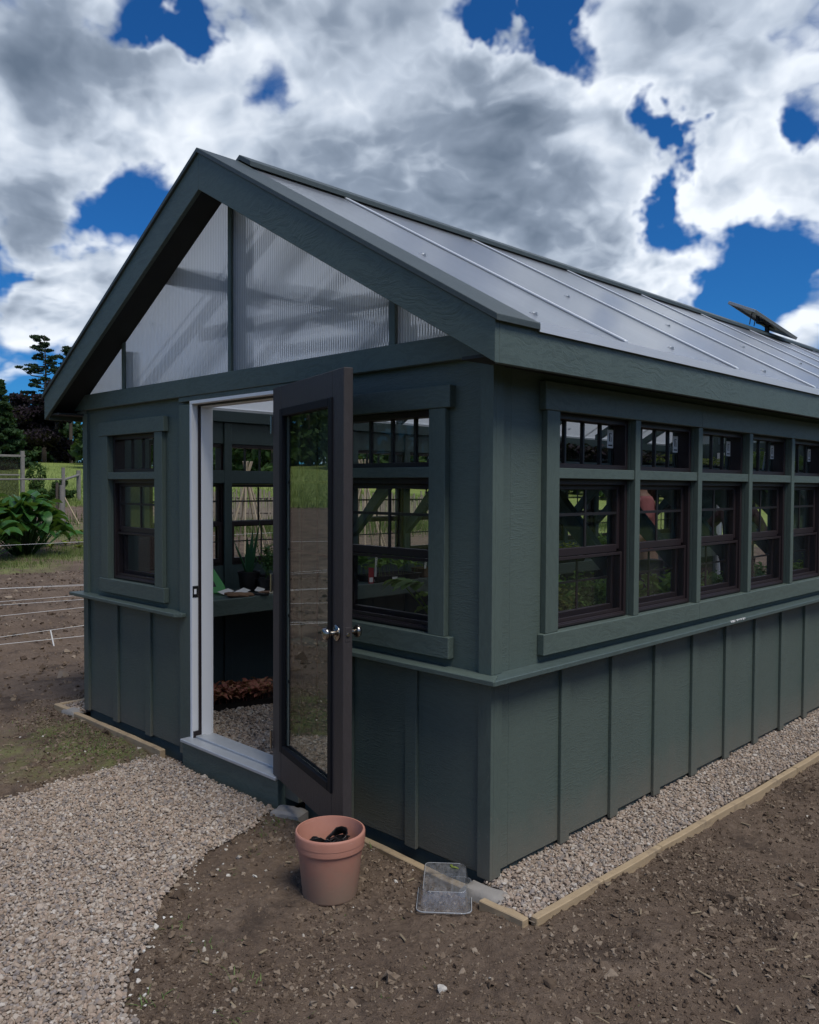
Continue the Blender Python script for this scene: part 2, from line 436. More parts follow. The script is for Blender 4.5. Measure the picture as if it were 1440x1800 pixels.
# the ground material: soil / grass / wet patches
def soil_nodes(t, co):
    n1 = t.noise(co, 2.3, 6, .6); n2 = t.noise(co, 38, 6, .68); n3 = t.noise(co, 150, 3, .7)
    base = t.ramp(t.math('ADD', t.math('MULTIPLY', n1, .5), t.math('MULTIPLY', n2, .5)), [(.28, (.074, .051, .037)), (.5, (.152, .109, .078)), (.72, (.250, .187, .137))])
    wet = t.mapr(t.noise(co, 2.6, 6, .68), .53, .63)
    base = t.mix(t.math('MULTIPLY', wet, .72), base, (.060, .043, .033))
    speck = t.math('GREATER_THAN', n3, .66)
    return t.mix(t.math('MULTIPLY', speck, .4), base, (.27, .22, .165)), n2, n3
def ground_mat():
    m, t, o = material('ground'); co = t.new('ShaderNodeTexCoord').outputs['Object']; x, y, z = t.sep(co)
    soil, n2, n3 = soil_nodes(t, co)
    gr = t.ramp(t.math('ADD', t.math('MULTIPLY', t.noise(co, .09, 4, .6), .6), t.math('MULTIPLY', t.noise(t.vmath('MULTIPLY', co, (1, 1, 1)), 2.6, 4, .7), .4)),
                [(.3, (.13, .19, .045)), (.5, (.21, .265, .07)), (.68, (.30, .32, .115))])
    wob = t.math('MULTIPLY', t.math('SUBTRACT', t.noise(co, .5, 4, .6), .5), 3.0)
    g = t.math('MAXIMUM', t.mapr(t.math('ADD', x, t.math('MULTIPLY', wob, .5)), -30.2, -30.8), t.mapr(t.math('ADD', x, wob), 5.6, 6.2))
    g = t.math('MAXIMUM', g, t.mapr(t.math('ADD', y, wob), 22.0, 23.0))
    g = t.math('MAXIMUM', g, t.mapr(t.math('ADD', y, wob), -9.0, -10.0))
    # worn turf round the big leafy plants and a strip by the fence post
    def spot(cx, cy, r, amt):
        ds = t.vmath('DISTANCE', co, (cx, cy, -.1)); return t.math('MULTIPLY', t.mapr(t.math('ADD', ds, t.math('MULTIPLY', wob, .45)), r, r * .6), amt)
    for s_ in ((-15.3, 3.2, 1.7, .7), (-16.6, 5.6, 1.2, .6), (-20.3, 7.0, 1.0, .4), (-2.95, -.25, .62, .42), (-23, 10, 2.2, .5), (-9, 9, 2, .5)):
        g = t.math('MAXIMUM', g, t.math('MULTIPLY', spot(*s_), t.mapr(t.noise(co, 6, 5, .7), .38, .6)))
    gr = t.mix(t.mapr(x, 3.5, 5.0, 0, .85), gr, (.045, .078, .018))
    col = t.mix(g, soil, gr)
    principled(t, o, col, .92, 0, t.bump(t.math('ADD', t.math('MULTIPLY', n2, .8), t.math('MULTIPLY', n3, .35)), .9, .028), .2); return m
M_GROUND = ground_mat()
def gravel_mat(name, bed=False):
    m, t, o = material(name)
    if bed:
        co = t.new('ShaderNodeTexCoord').outputs['Object']; r = t.noise(co, 70, 3, .7); r = t.mapr(r, .3, .7)
    else: r = t.new('ShaderNodeObjectInfo').outputs['Random']
    k = .5 if bed else 1.08
    stops = [(0, (.34, .265, .20)), (.16, (.42, .35, .285)), (.28, (.27, .20, .145)), (.42, (.38, .285, .215)), (.54, (.25, .215, .195)), (.64, (.45, .385, .315)), (.76, (.31, .235, .175)), (.86, (.20, .17, .15)), (.95, (.52, .47, .41))]
    c = t.ramp(r, [(p, tuple(v * k for v in cc)) for p, cc in stops], 'CONSTANT' if not bed else 'LINEAR')
    if not bed:
        co = t.new('ShaderNodeTexCoord').outputs['Object']; c = t.mix(t.math('MULTIPLY', t.noise(co, 3, 3, .6), .5), c, (.22, .19, .165))
    principled(t, o, c, .75, 0, None, .3); return m
M_GRAVEL = gravel_mat('gravel_stone'); M_GBED = gravel_mat('gravel_bed', True)
def clod_mat():
    m, t, o = material('soil_clod'); r = t.new('ShaderNodeObjectInfo').outputs['Random']
    principled(t, o, t.ramp(r, [(0, (.066, .046, .033)), (.4, (.135, .098, .069)), (.8, (.205, .155, .112)), (1, (.28, .225, .17))]), .95, 0, None, .15); return m
M_CLOD = clod_mat()
def pebble_mat():
    m, t, o = material('pale_pebble'); r = t.new('ShaderNodeObjectInfo').outputs['Random']
    principled(t, o, t.ramp(r, [(0, (.33, .28, .22)), (.5, (.46, .42, .36)), (1, (.62, .60, .55))]), .8, 0, None, .3); return m
M_PEB = pebble_mat()
def pine_lumber():
    m, t, o = material('edging_lumber'); co = t.new('ShaderNodeTexCoord').outputs['Object']
    g = t.noise(t.vmath('MULTIPLY', co, (1, 1, 6)), 9, 5, .6); k = t.noise(co, 14, 3, .6)
    c = t.mix(g, (.31, .225, .135), (.48, .37, .235)); c = t.mix(t.math('MULTIPLY', t.mapr(k, .55, .75), .6), c, (.20, .15, .105))
    principled(t, o, c, .8, 0, t.bump(g, .3, .004), .25); return m
M_EDGE = pine_lumber()
M_CONC = simple('pale_concrete', (.27, .25, .225), .85, var=.2, scale=14, bump=.4, bscale=70)
def terracotta():
    m, t, o = material('terracotta_plastic'); co = t.new('ShaderNodeTexCoord').outputs['Object']; x, y, z = t.sep(co)
    a = t.noise(co, 9, 5, .6); c = t.mix(a, (.40, .170, .120), (.50, .250, .185))
    dust = t.mapr(t.math('ADD', t.math('MULTIPLY', t.noise(co, 16, 5, .65), .22), t.math('MULTIPLY', z, -1.0)), -.12, .10)
    c = t.mix(t.math('MULTIPLY', dust, .85), c, (.30, .22, .16))
    sc = t.mapr(t.noise(t.vmath('MULTIPLY', co, (6, 6, 40)), 2, 4, .7), .62, .72)
    c = t.mix(t.math('MULTIPLY', sc, .25), c, (.60, .40, .33))
    principled(t, o, c, t.math('MULTIPLY_ADD', a, .2, .45), 0, t.bump(a, .15, .003), .35); return m
M_TERRA = terracotta()
def clear_plastic():
    m, t, o = material('clear_plastic'); co = t.new('ShaderNodeTexCoord').outputs['Object']
    lw = t.new('ShaderNodeLayerWeight'); lw.inputs['Blend'].default_value = .5
    n = t.noise(t.vmath('MULTIPLY', co, (30, 8, 12)), 2, 5, .65)
    tr = t.new('ShaderNodeBsdfTransparent'); t.put(tr.inputs[0], (.93, .94, .95))
    gl = t.new('ShaderNodeBsdfGlossy'); gl.inputs['Roughness'].default_value = .12; t.put(gl.inputs['Normal'], t.bump(n, .5, .006))
    df = t.new('ShaderNodeBsdfDiffuse'); t.put(df.inputs[0], (.55, .56, .58))
    def mx(f, a, b):
        k = t.new('ShaderNodeMixShader'); t.put(k.inputs[0], f); t.l.new(a, k.inputs[1]); t.l.new(b, k.inputs[2]); return k.outputs[0]
    body = mx(t.mapr(n, .35, .75, .06, .32), tr.outputs[0], df.outputs[0])
    t.l.new(mx(t.math('MULTIPLY_ADD', t.math('POWER', lw.outputs['Facing'], 3), .7, .08, clamp=True), body, gl.outputs[0]), o.inputs[0]); return m
M_CLEAR = clear_plastic()
M_CLEARE = simple('clear_plastic_edge', (.38, .39, .40), .15, var=.2, scale=30)
M_TAG = simple('white_plant_tag', (.72, .72, .70), .6, var=.04)
M_INK = simple('dark_print', (.03, .03, .035), .6)

# ------------------------------------------------------------------ terrain
PATH_POLY = [(-2.46, 0.0), (-2.42, -.45), (-2.34, -1.02), (-2.36, -1.7), (-2.5, -2.6), (.34, -2.6), (.14, -1.62), (-.08, -1.42), (-.39, -1.33), (-.63, -1.13), (-.86, -.95), (-1.06, -.64), (-1.19, -.32), (-1.35, 0.0)]
def inside(poly, x, y):
    r = np.zeros(np.shape(x), bool); n = len(poly)
    for i in range(n):
        (x0, y0), (x1, y1) = poly[i], poly[(i + 1) % n]
        c = ((y0 > y) != (y1 > y)) & (x < (x1 - x0) * (y - y0) / (y1 - y0 + 1e-12) + x0); r ^= c
    return r
def sstep(a, b, v):
    t = np.clip((v - a) / (b - a), 0, 1); return t * t * (3 - 2 * t)
L_ = 8.73; W_ = 3.634
def height(x, y, fine=True):
    x = np.asarray(x, float); y = np.asarray(y, float)
    ang = np.arctan2(y + 2.57, -(x - 2.08) + 1e-6)
    fac = 1 - .22 * sstep(.47, .62, ang) - .45 * sstep(.9, 1.3, ang); fac = np.where(ang < -.3, .8, fac)
    s = np.logaddexp(0, (-x - 16) / 2.0) * 2.0
    s = np.where(s > 62, 62 + 6 * np.tanh((s - 62) / 12.), s)
    z = -.058 - .09 * sstep(4.2, 6.0, -x) + .061 * s * fac
    z = z - .03 * sstep(1.5, 5, x)
    if fine:
        near = np.exp(-np.maximum(0, np.hypot(x + .3, y) - 3) / 8)
        bed = sstep(5.4, 6.2, -x) * (1 - sstep(13.6, 15, -x)) * sstep(-6, -5, y)
        rip = bed * (.045 * np.sin((x + .25 * np.sin(y * .7)) * 2 * math.pi / 1.24) + .03 * fbm(x, y, 2.2, 3, .6, 9))
        lump = .018 * fbm(x, y, 1.7, 3, .5, 1) + .010 * fbm(x, y, 9, 3, .6, 2) + .007 * fbm(x, y, 34, 2, .6, 3)
        far = .05 * fbm(x, y, .4, 4, .5, 4) * sstep(5, 15, np.abs(x))
        pm = inside(PATH_POLY, x, y)
        bld = (x > -W_ - .30) & (x < .29) & (y > -.1) & (y < L_ + .3)
        lump = np.where(pm, lump * .25 - .004, lump)
        z = z + np.where(bld, -.05, lump * (.5 + near) + rip + far)
        # soil drawn up against the edging
        z = z + .02 * np.exp(-((y + .13) / .06) ** 2) * ((x < -.2) & (x > -.85))
    return z
def hz(x, y): return float(height(np.array([x]), np.array([y]))[0])
def axis_pts(lo, hi, d, step, growth, far):
    a = list(np.arange(lo, hi + 1e-6, step)); s = step
    up = [];  v = hi
    while v < far: s *= growth; v += s; up.append(v)
    s = step; dn = []; v = lo
    while v > -far: s *= growth; v -= s; dn.append(v)
    return np.array(dn[::-1] + a + up)
gx = axis_pts(-2.7, 1.7, 0, .0125, 1.045, 900); gy = axis_pts(-1.9, 3.1, 0, .0125, 1.05, 900)
X, Y = np.meshgrid(gx, gy, indexing='ij'); Z = height(X, Y)
nx, ny = X.shape; idx = np.arange(nx * ny).reshape(nx, ny)
Fq = np.stack([idx[:-1, :-1], idx[1:, :-1], idx[1:, 1:], idx[:-1, 1:]], -1).reshape(-1, 4)
ground = tag(mesh_np('ground', np.stack([X, Y, Z], -1).reshape(-1, 3), Fq, M_GROUND, None, True), 'bare brown garden soil turning to grassy field', 'ground', kind='structure')

def patch(name, poly_in, x0, x1, y0, y1, dz, label, mat=M_GBED, step=.03, zfix=None):
    xs = np.arange(x0, x1 + 1e-6, step); ys = np.arange(y0, y1 + 1e-6, step); A, B = np.meshgrid(xs, ys, indexing='ij')
    Zp = (height(A, B) + dz) if zfix is None else np.full(A.shape, zfix) + .004 * fbm(A, B, 9, 2, .5, 6)
    m_ = poly_in(A, B) if poly_in else np.ones(A.shape, bool)
    id_ = np.arange(A.size).reshape(A.shape)
    q_ = np.stack([id_[:-1, :-1], id_[1:, :-1], id_[1:, 1:], id_[:-1, 1:]], -1).reshape(-1, 4)
    keep = (m_[:-1, :-1] & m_[1:, 1:] & m_[1:, :-1] & m_[:-1, 1:]).reshape(-1)
    o = mesh_np(name, np.stack([A, B, Zp], -1).reshape(-1, 3), q_[keep], mat, None, True)
    bm = bmesh.new(); bm.from_mesh(o.data); bmesh.ops.delete(bm, geom=[v for v in bm.verts if not v.link_faces], context='VERTS'); bm.to_mesh(o.data); bm.free()
    return tag(o, label, 'gravel bed', kind='structure')
def path_in(A, B): return inside(PATH_POLY, A + .035 * fbm(A, B, 5, 3, .6, 21), B + .035 * fbm(A, B, 5, 3, .6, 22))
patch('gravel_path', path_in, -2.7, .4, -2.6, -.0, .005, 'pale gravel path leading up to the greenhouse doorway', step=.02)
patch('gravel_strip', lambda A, B: A < .292 + .0125 * B, -.04, .44, -.10, L_ + .2, 0, 'gravel drip strip along the long side of the greenhouse', zfix=-.040)
patch('gravel_return', None, -W_ - .25, -W_ + .03, -.04, L_ + .2, 0, 'gravel drip strip beyond the far corner of the greenhouse', zfix=-.040)
patch('gravel_floor', None, -W_ + .06, -.06, .08, L_ - .08, 0, 'gravel floor inside the greenhouse', zfix=-.012, step=.05)

# loose stuff, instanced on points
def scatter(name, pts, scl, mat, label, variants=5, subdiv=2, flat=.62, lump=.5, tilt=.5):
    n = len(pts); me = bpy.data.meshes.new(name); me.vertices.add(n); me.vertices.foreach_set('co', np.asarray(pts, np.float32).ravel())
    rot = np.stack([rng.normal(0, tilt, n), rng.normal(0, tilt, n), rng.uniform(0, 6.283, n)], -1)
    s3 = np.asarray(scl)[:, None] * np.stack([rng.uniform(.8, 1.35, n), rng.uniform(.7, 1.05, n), rng.uniform(flat * .75, flat * 1.25, n)], -1)
    for nm, dat in (('rot', rot), ('scl', s3)):
        at_ = me.attributes.new(nm, 'FLOAT_VECTOR', 'POINT'); at_.data.foreach_set('vector', dat.astype(np.float32).ravel())
    o = link(bpy.data.objects.new(name, me)); me.materials.append(mat)
    g = bpy.data.node_groups.new(name, 'GeometryNodeTree'); g.interface.new_socket('Geometry', in_out='INPUT', socket_type='NodeSocketGeometry'); g.interface.new_socket('Geometry', in_out='OUTPUT', socket_type='NodeSocketGeometry')
    N = g.nodes; Lk = g.links; gi = N.new('NodeGroupInput'); go = N.new('NodeGroupOutput'); jn = N.new('GeometryNodeJoinGeometry')
    for v in range(variants):
        ic = N.new('GeometryNodeMeshIcoSphere'); ic.inputs['Radius'].default_value = .5; ic.inputs['Subdivisions'].default_value = subdiv
        ps = N.new('GeometryNodeInputPosition'); ad = N.new('ShaderNodeVectorMath'); ad.operation = 'ADD'; ad.inputs[1].default_value = (v * 7.3, v * 3.1, v * 1.7); Lk.new(ps.outputs[0], ad.inputs[0])
        nz = N.new('ShaderNodeTexNoise'); nz.inputs['Scale'].default_value = 1.7; nz.inputs['Detail'].default_value = 1.5; Lk.new(ad.outputs[0], nz.inputs['Vector'])
        sb = N.new('ShaderNodeVectorMath'); sb.operation = 'SUBTRACT'; sb.inputs[1].default_value = (.5, .5, .5); Lk.new(nz.outputs['Color'], sb.inputs[0])
        sc = N.new('ShaderNodeVectorMath'); sc.operation = 'SCALE'; sc.inputs['Scale'].default_value = lump * 1.6; Lk.new(sb.outputs[0], sc.inputs[0])
        sp = N.new('GeometryNodeSetPosition'); Lk.new(ic.outputs[0], sp.inputs['Geometry']); Lk.new(sc.outputs[0], sp.inputs['Offset'])
        sm_ = N.new('GeometryNodeSetMaterial'); sm_.inputs['Material'].default_value = mat; Lk.new(sp.outputs[0], sm_.inputs[0])
        ti = N.new('GeometryNodeGeometryToInstance'); Lk.new(sm_.outputs[0], ti.inputs[0]); Lk.new(ti.outputs[0], jn.inputs[0])
    ip = N.new('GeometryNodeInstanceOnPoints'); Lk.new(gi.outputs[0], ip.inputs['Points']); Lk.new(jn.outputs[0], ip.inputs['Instance']); ip.inputs['Pick Instance'].default_value = True
    rv = N.new('FunctionNodeRandomValue'); rv.data_type = 'INT'
    for s_ in rv.inputs:
        if s_.type == 'INT' and s_.name == 'Min': s_.default_value = 0
        if s_.type == 'INT' and s_.name == 'Max': s_.default_value = variants - 1
    Lk.new([s_ for s_ in rv.outputs if s_.type == 'INT' and s_.enabled][0], ip.inputs['Instance Index'])
    for nm, sk in (('rot', 'Rotation'), ('scl', 'Scale')):
        na = N.new('GeometryNodeInputNamedAttribute'); na.data_type = 'FLOAT_VECTOR'; na.inputs['Name'].default_value = nm
        Lk.new([s_ for s_ in na.outputs if s_.enabled][0], ip.inputs[sk])
    Lk.new(ip.outputs[0], go.inputs[0])
    o.modifiers.new('scatter', 'NODES').node_group = g
    return tag(o, label, name.replace('_', ' '), kind='stuff')
def jitter_grid(x0, x1, y0, y1, s):
    a, b = np.meshgrid(np.arange(x0, x1, s), np.arange(y0, y1, s), indexing='ij'); a = a.ravel(); b = b.ravel()
    return a + rng.uniform(-.5, .5, a.size) * s, b + rng.uniform(-.5, .5, a.size) * s
def gravel(name, x0, x1, y0, y1, s, zf, mask, label, size=.0140, extra=.35):
    a, b = jitter_grid(x0, x1, y0, y1, s)
    k = mask(a, b) if mask else np.ones(a.size, bool); a, b = a[k], b[k]
    m2 = rng.random(a.size) < extra
    a2, b2 = a[m2] + rng.uniform(-.01, .01, m2.sum()), b[m2] + rng.uniform(-.01, .01, m2.sum())
    z1 = zf(a, b) + .004; z2 = zf(a2, b2) + .012
    P = np.concatenate([np.stack([a, b, z1], -1), np.stack([a2, b2, z2], -1)])
    scatter(name, P, size * rng.lognormal(0, .26, len(P)), M_GRAVEL, label)
gravel('gravel', -2.75, .4, -2.1, .0, .0110, lambda a, b: height(a, b) + .005, path_in, 'loose pale pea gravel covering the path')
gravel('gravel', -.03, .33, -.092, 4.6, .0110, lambda a, b: np.full(a.shape, -.037), lambda a, b: (a < .266 + .0125 * b) & ~((a < .11 - .4 * (b + .06)) & (b < .0)), 'loose pale pea gravel between long wall and timber edging')
gravel('gravel', -W_ - .25, -W_ + .02, -.04, .8, .016, lambda a, b: np.full(a.shape, -.037), None, 'loose pale pea gravel at the far corner of the greenhouse')
gravel('gravel', -3.0, -1.2, .10, 2.6, .0165, lambda a, b: np.full(a.shape, -.008), None, 'loose tan gravel on the floor inside the doorway', .019, .2)
# stray stones along the ragged path edge and pale pebbles over the soil
a, b = jitter_grid(-3.6, 1.7, -1.9, 3.2, .030)
pk = inside(PATH_POLY, a, b); bl = (a > -W_ - .25) & (a < .31) & (b > -.09)
dist = np.full(a.size, 9.)
for i in range(len(PATH_POLY) - 1):
    if i in (4, 5): continue
    p0 = np.array(PATH_POLY[i]); p1 = np.array(PATH_POLY[i + 1]); e = p1 - p0; tt = np.clip(((a - p0[0]) * e[0] + (b - p0[1]) * e[1]) / (e @ e), 0, 1)
    dist = np.minimum(dist, np.hypot(a - p0[0] - tt * e[0], b - p0[1] - tt * e[1]))
prob = .75 * np.exp(-dist / .035) + .05 * np.exp(-dist / .3) + .010 + .04 * np.clip(fbm(a, b, 1.1, 3, .5, 31), 0, 1)
k = (~pk) & (~bl) & (rng.random(a.size) < prob); a, b = a[k], b[k]
scatter('pebbles', np.stack([a, b, height(a, b) + .002], -1), .0088 * rng.lognormal(0, .48, a.size), M_PEB, 'pale pebbles strewn over the brown soil')
a, b = jitter_grid(-4.2, 1.8, -1.9, 3.3, .0135)
dens_ = .5 + 1.6 * fbm(a, b, 1.6, 4, .6, 41)
k = (~inside(PATH_POLY, a, b)) & ~((a > -W_ - .25) & (a < .30) & (b > -.085)) & (rng.random(a.size) < np.clip(dens_, .12, 1)) & (b < 3.3) & ~((a > -3.5) & (b > .3) & (a < .3)); a, b = a[k], b[k]
scatter('soil_clods', np.stack([a, b, height(a, b) + .001], -1), .0072 * rng.lognormal(0, .55, a.size), M_CLOD, 'crumbly clods of bare brown soil', flat=.8, lump=.9)
a, b = jitter_grid(-14, -4.2, -3, 9, .075)
k = rng.random(a.size) < .55; a, b = a[k], b[k]
scatter('bed_clods', np.stack([a, b, height(a, b) + .003], -1), .024 * rng.lognormal(0, .5, a.size), M_CLOD, 'clods of turned soil over the garden beds', flat=.9, lump=.9, subdiv=1)

# ------------------------------------------------------------------ the greenhouse
GH = tag(empty('greenhouse', (0, 0, 0)), 'dark green board and batten greenhouse with clear ridged roof and rows of windows', 'greenhouse')
ZL = .80
def pieces(name, mat, bevel, *bs):
    for b in bs: obj(name, boxes(b), mat, GH, bevel)
def holed_wall(bm, u0, u1, z0, z1, holes, w0, w1, P):
    """solid wall with rectangular openings; P maps (u, w, z) to x, y, z"""
    us = sorted({u0, u1, *[h[0] for h in holes], *[h[1] for h in holes]}); zs = sorted({z0, z1, *[h[2] for h in holes], *[h[3] for h in holes]})
    def solid(i, j):
        if i < 0 or j < 0 or i >= len(us) - 1 or j >= len(zs) - 1: return False
        cu_ = (us[i] + us[i + 1]) / 2; cz_ = (zs[j] + zs[j + 1]) / 2
        return not any(h[0] < cu_ < h[1] and h[2] < cz_ < h[3] for h in holes)
    cache = {}
    def V(i, j, w):
        k = (i, j, w)
        if k not in cache: cache[k] = bm.verts.new(P(us[i], w, zs[j]))
        return cache[k]
    for i in range(len(us) - 1):
        for j in range(len(zs) - 1):
            if not solid(i, j): continue
            bm.faces.new((V(i, j, w0), V(i + 1, j, w0), V(i + 1, j + 1, w0), V(i, j + 1, w0)))
            bm.faces.new((V(i, j + 1, w1), V(i + 1, j + 1, w1), V(i + 1, j, w1), V(i, j, w1)))
            for (di, dj, a, b_) in ((-1, 0, (i, j), (i, j + 1)), (1, 0, (i + 1, j), (i + 1, j + 1)), (0, -1, (i, j), (i + 1, j)), (0, 1, (i, j + 1), (i + 1, j + 1))):
                if not solid(i + di, j + dj): bm.faces.new((V(*a, w0), V(*b_, w0), V(*b_, w1), V(*a, w1)))
Z0, ZT, ZM0, ZM1, ZS = -.004, 1.865, 1.580, 1.625, .925
FW = [(-3.245, -2.625), (-.955, -.335)]
SWIN = [(.436, 1.066)] + [(1.112 + .657 * k, 1.112 + .657 * k + .611) for k in range(11)]
DOOR = (-2.205, -1.335, .0, 2.005)
BDOOR = (-3.03, -2.12, .0, 2.005)
def P_front(u, w, z): return (u, .018 + w, z)
def P_right(u, w, z): return (-.018 - w, u, z)
def P_left(u, w, z): return (-W_ + .018 + w, u, z)
def P_back(u, w, z): return (u, L_ - .018 - w, z)
holes_f = [(a, b, ZS - .002, ZT + .002) for a, b in FW] + [(DOOR[0] - .02, DOOR[1] + .02, Z0 - .01, DOOR[3] + .02)]
holes_s = [(a, b, ZS - .002, ZT + .002) for a, b in SWIN]
holes_b = [(-1.62, -1.0, ZS - .002, ZT + .002), (-.955, -.335, ZS - .002, ZT + .002), (BDOOR[0] - .02, BDOOR[1] + .02, Z0 - .01, BDOOR[3] + .02)]
def wall(u0, u1, holes, P, battens, nm):
    bm = bmesh.new(); holed_wall(bm, u0, u1, Z0, 2.06, holes, 0, .016, P)
    for (c, za, zb) in battens:
        w_ = .034
        A = P(c - w_, -.017, za); B = P(c + w_, .001, zb)
        box(bm, min(A[0], B[0]), max(A[0], B[0]), min(A[1], B[1]), max(A[1], B[1]), za, zb)
    o = obj('wall', bm, M_SIDE, GH, .0025)
    e_ = .020 if nm in 'fb' else 0
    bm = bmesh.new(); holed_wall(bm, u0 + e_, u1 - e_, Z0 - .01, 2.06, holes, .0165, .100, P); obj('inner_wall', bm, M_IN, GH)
    return o
fb = [(c, Z0 - .016, .772) for c in (-3.175, -2.742, -.445, -.86)]
wall(-W_ + .018, -.018, holes_f, P_front, fb, 'f')
wall(.134, L_ - .134, holes_s, P_right, [(.488 + .4106 * k + .034, Z0 - .016, .772) for k in range(20)], 's')
wall(.134, L_ - .134, holes_s, P_left, [(.488 + .4106 * k + .034, Z0 - .016, .772) for k in range(20)], 's')
wall(-W_ + .018, -.018, holes_b, P_back, [], 'b')
# siding returns at the corner, foundation skirt
pieces('skirt_board', M_IN, 0, (-W_ + .03, DOOR[0] - .13, .03, .06, -.12, -.002), (DOOR[1] + .13, -.03, .03, .06, -.12, -.002), (-.06, -.034, .0305, L_ - .03, -.12, -.0025), (-W_ + .034, -W_ + .06, .0305, L_ - .03, -.12, -.0025))
# corner boards, above and below the ledge
def corner(x, y, sx, sy, z0, z1):
    bm = bmesh.new(); t_ = .0185; w_ = .066
    a = x; b_ = x - sx * w_; box(bm, min(a, b_), max(a, b_), min(y, y + sy * t_), max(y, y + sy * t_), z0, z1)
    c = y + sy * t_; e = y + sy * (w_ + .002); box(bm, min(x, x - sx * t_), max(x, x - sx * t_), min(c, e), max(c, e), z0 + .0004, z1)
    obj('corner_board', bm, M_TRZ, GH, .0009)
for (x, sx) in ((0, 1), (-W_, -1)):
    for (y, sy) in ((0, 1), (L_, -1)):
        corner(x, y, sx, sy, -.02, .7745); corner(x, y, sx, sy, .8005, 2.03)
# siding piece behind the side corner boards
pieces('wall', M_SIDE, 0, (-.034, -.0185, .03, .134, Z0, 2.06), (-W_ + .0185, -W_ + .034, .03, .134, Z0, 2.06), (-.034, -.0185, L_ - .134, L_ - .03, Z0, 2.06), (-W_ + .0185, -W_ + .034, L_ - .134, L_ - .03, Z0, 2.06))
# water-table ledge
def ledge(poly):
    bm = bmesh.new(); vs = prism(bm, poly, 'z', .778, .8); return bm
def ledge_obj(poly, m): obj('ledge', ledge(poly), m, GH, .003)
ledge_obj([(-W_ - .072, -.072), (-2.30, -.072), (-2.262, -.04), (-2.262, .018), (-W_ + .018, .018), (-W_ - .072, .018)], M_TRX)
ledge_obj([(-1.19, -.072), (.072, -.072), (.018, .0165), (-.018, .0175), (-1.19, .0175)], M_TRX)
ledge_obj([(.072, -.0718), (.072, L_), (-.018, L_), (-.018, .0182), (.0182, .0167)], M_LEDGE)
ledge_obj([(-W_ - .072, .0185), (-W_ + .0175, .0185), (-W_ + .0175, L_), (-W_ - .072, L_)], M_LEDGE)
chips = bmesh.new()
for k in range(11):
    u = 2.02 + k * .018 + random.uniform(-.006, .006); r_ = random.uniform(.004, .010)
    box(chips, .0655, .0731, u, u + r_ * 1.8, .8 - r_ * .9, .8007)
tag(obj('worn_edge', chips, M_TAG, GH), 'pale worn paint on the ledge edge')
# trim boards round the windows
TO, TI = -.012, .0175     # outer and inner face
def trims_front(a, b):
    pieces('window_trim', M_TRZ, .002, (a - .092, a, TO, TI, ZS, ZT), (b, b + .092, TO, TI, ZS, ZT))
    obj('window_trim', boxes((a - .112, b + .122, TO - .006, TI, ZT + .0005, 1.957)), M_TRX, GH, .0025)
    obj('window_trim', boxes((a - .112, b + .122, TO - .006, TI, .835, ZS - .0005)), M_TRX, GH, .0025)
    obj('window_trim', boxes((a + .0005, b - .0005, TO + .004, TI, ZM0, ZM1)), M_TRX, GH, .002)
for a, b in FW: trims_front(a, b)
S0, S1 = SWIN[0][0], SWIN[-1][1]
for sgn, X0 in ((1, 0.0), (-1, -W_)):
    def bx(y0, y1, z0, z1, pr=0.012, inn=.0175):
        a, b = (X0 - inn, X0 + pr) if sgn > 0 else (X0 - pr, X0 + inn)
        return (a, b, y0, y1, z0, z1)
    pieces('window_trim', M_TRZ, .002, bx(S0 - .092, S0, ZS, ZT), bx(S1, S1 + .092, ZS, ZT))
    pieces('window_mullion', M_TRZ, .002, *[bx(SWIN[k][1], SWIN[k + 1][0], ZS, ZT, .0125) for k in range(11)])
    for (c0, c1, pr) in ((S0 - .112, SWIN[1][1] + .027, .018), (SWIN[1][1] + .0285, SWIN[5][1] + .027, .0175), (SWIN[5][1] + .0285, S1 + .112, .018)):
        obj('window_trim', boxes(bx(c0, c1, .835, ZS - .0005, pr)), M_TRY, GH, .0025)
        obj('window_trim', boxes(bx(c0, c1, ZT + .0005, 1.985, pr)), M_TRY, GH, .0025)
    pieces('transom_rail', M_TRY, .002, *[bx(a + .0005, b - .0005, ZM0, ZM1, .007) for a, b in SWIN])
# wall framing seen from inside: studs between the windows, rails, top plates
for X0, X1 in ((-.136, -.1185), (-W_ + .1185, -W_ + .136)):
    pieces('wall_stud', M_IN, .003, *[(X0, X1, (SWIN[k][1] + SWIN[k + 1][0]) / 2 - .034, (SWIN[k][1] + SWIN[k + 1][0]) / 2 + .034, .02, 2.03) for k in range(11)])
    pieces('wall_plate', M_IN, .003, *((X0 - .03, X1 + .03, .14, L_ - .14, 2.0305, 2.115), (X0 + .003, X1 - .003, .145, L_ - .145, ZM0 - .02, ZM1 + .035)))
pieces('wall_plate', M_IN, 0, (-W_ + .03, -.03, .033, .115, 2.0605, 2.13), (-W_ + .03, -.03, L_ - .115, L_ - .033, 2.0605, 2.13))

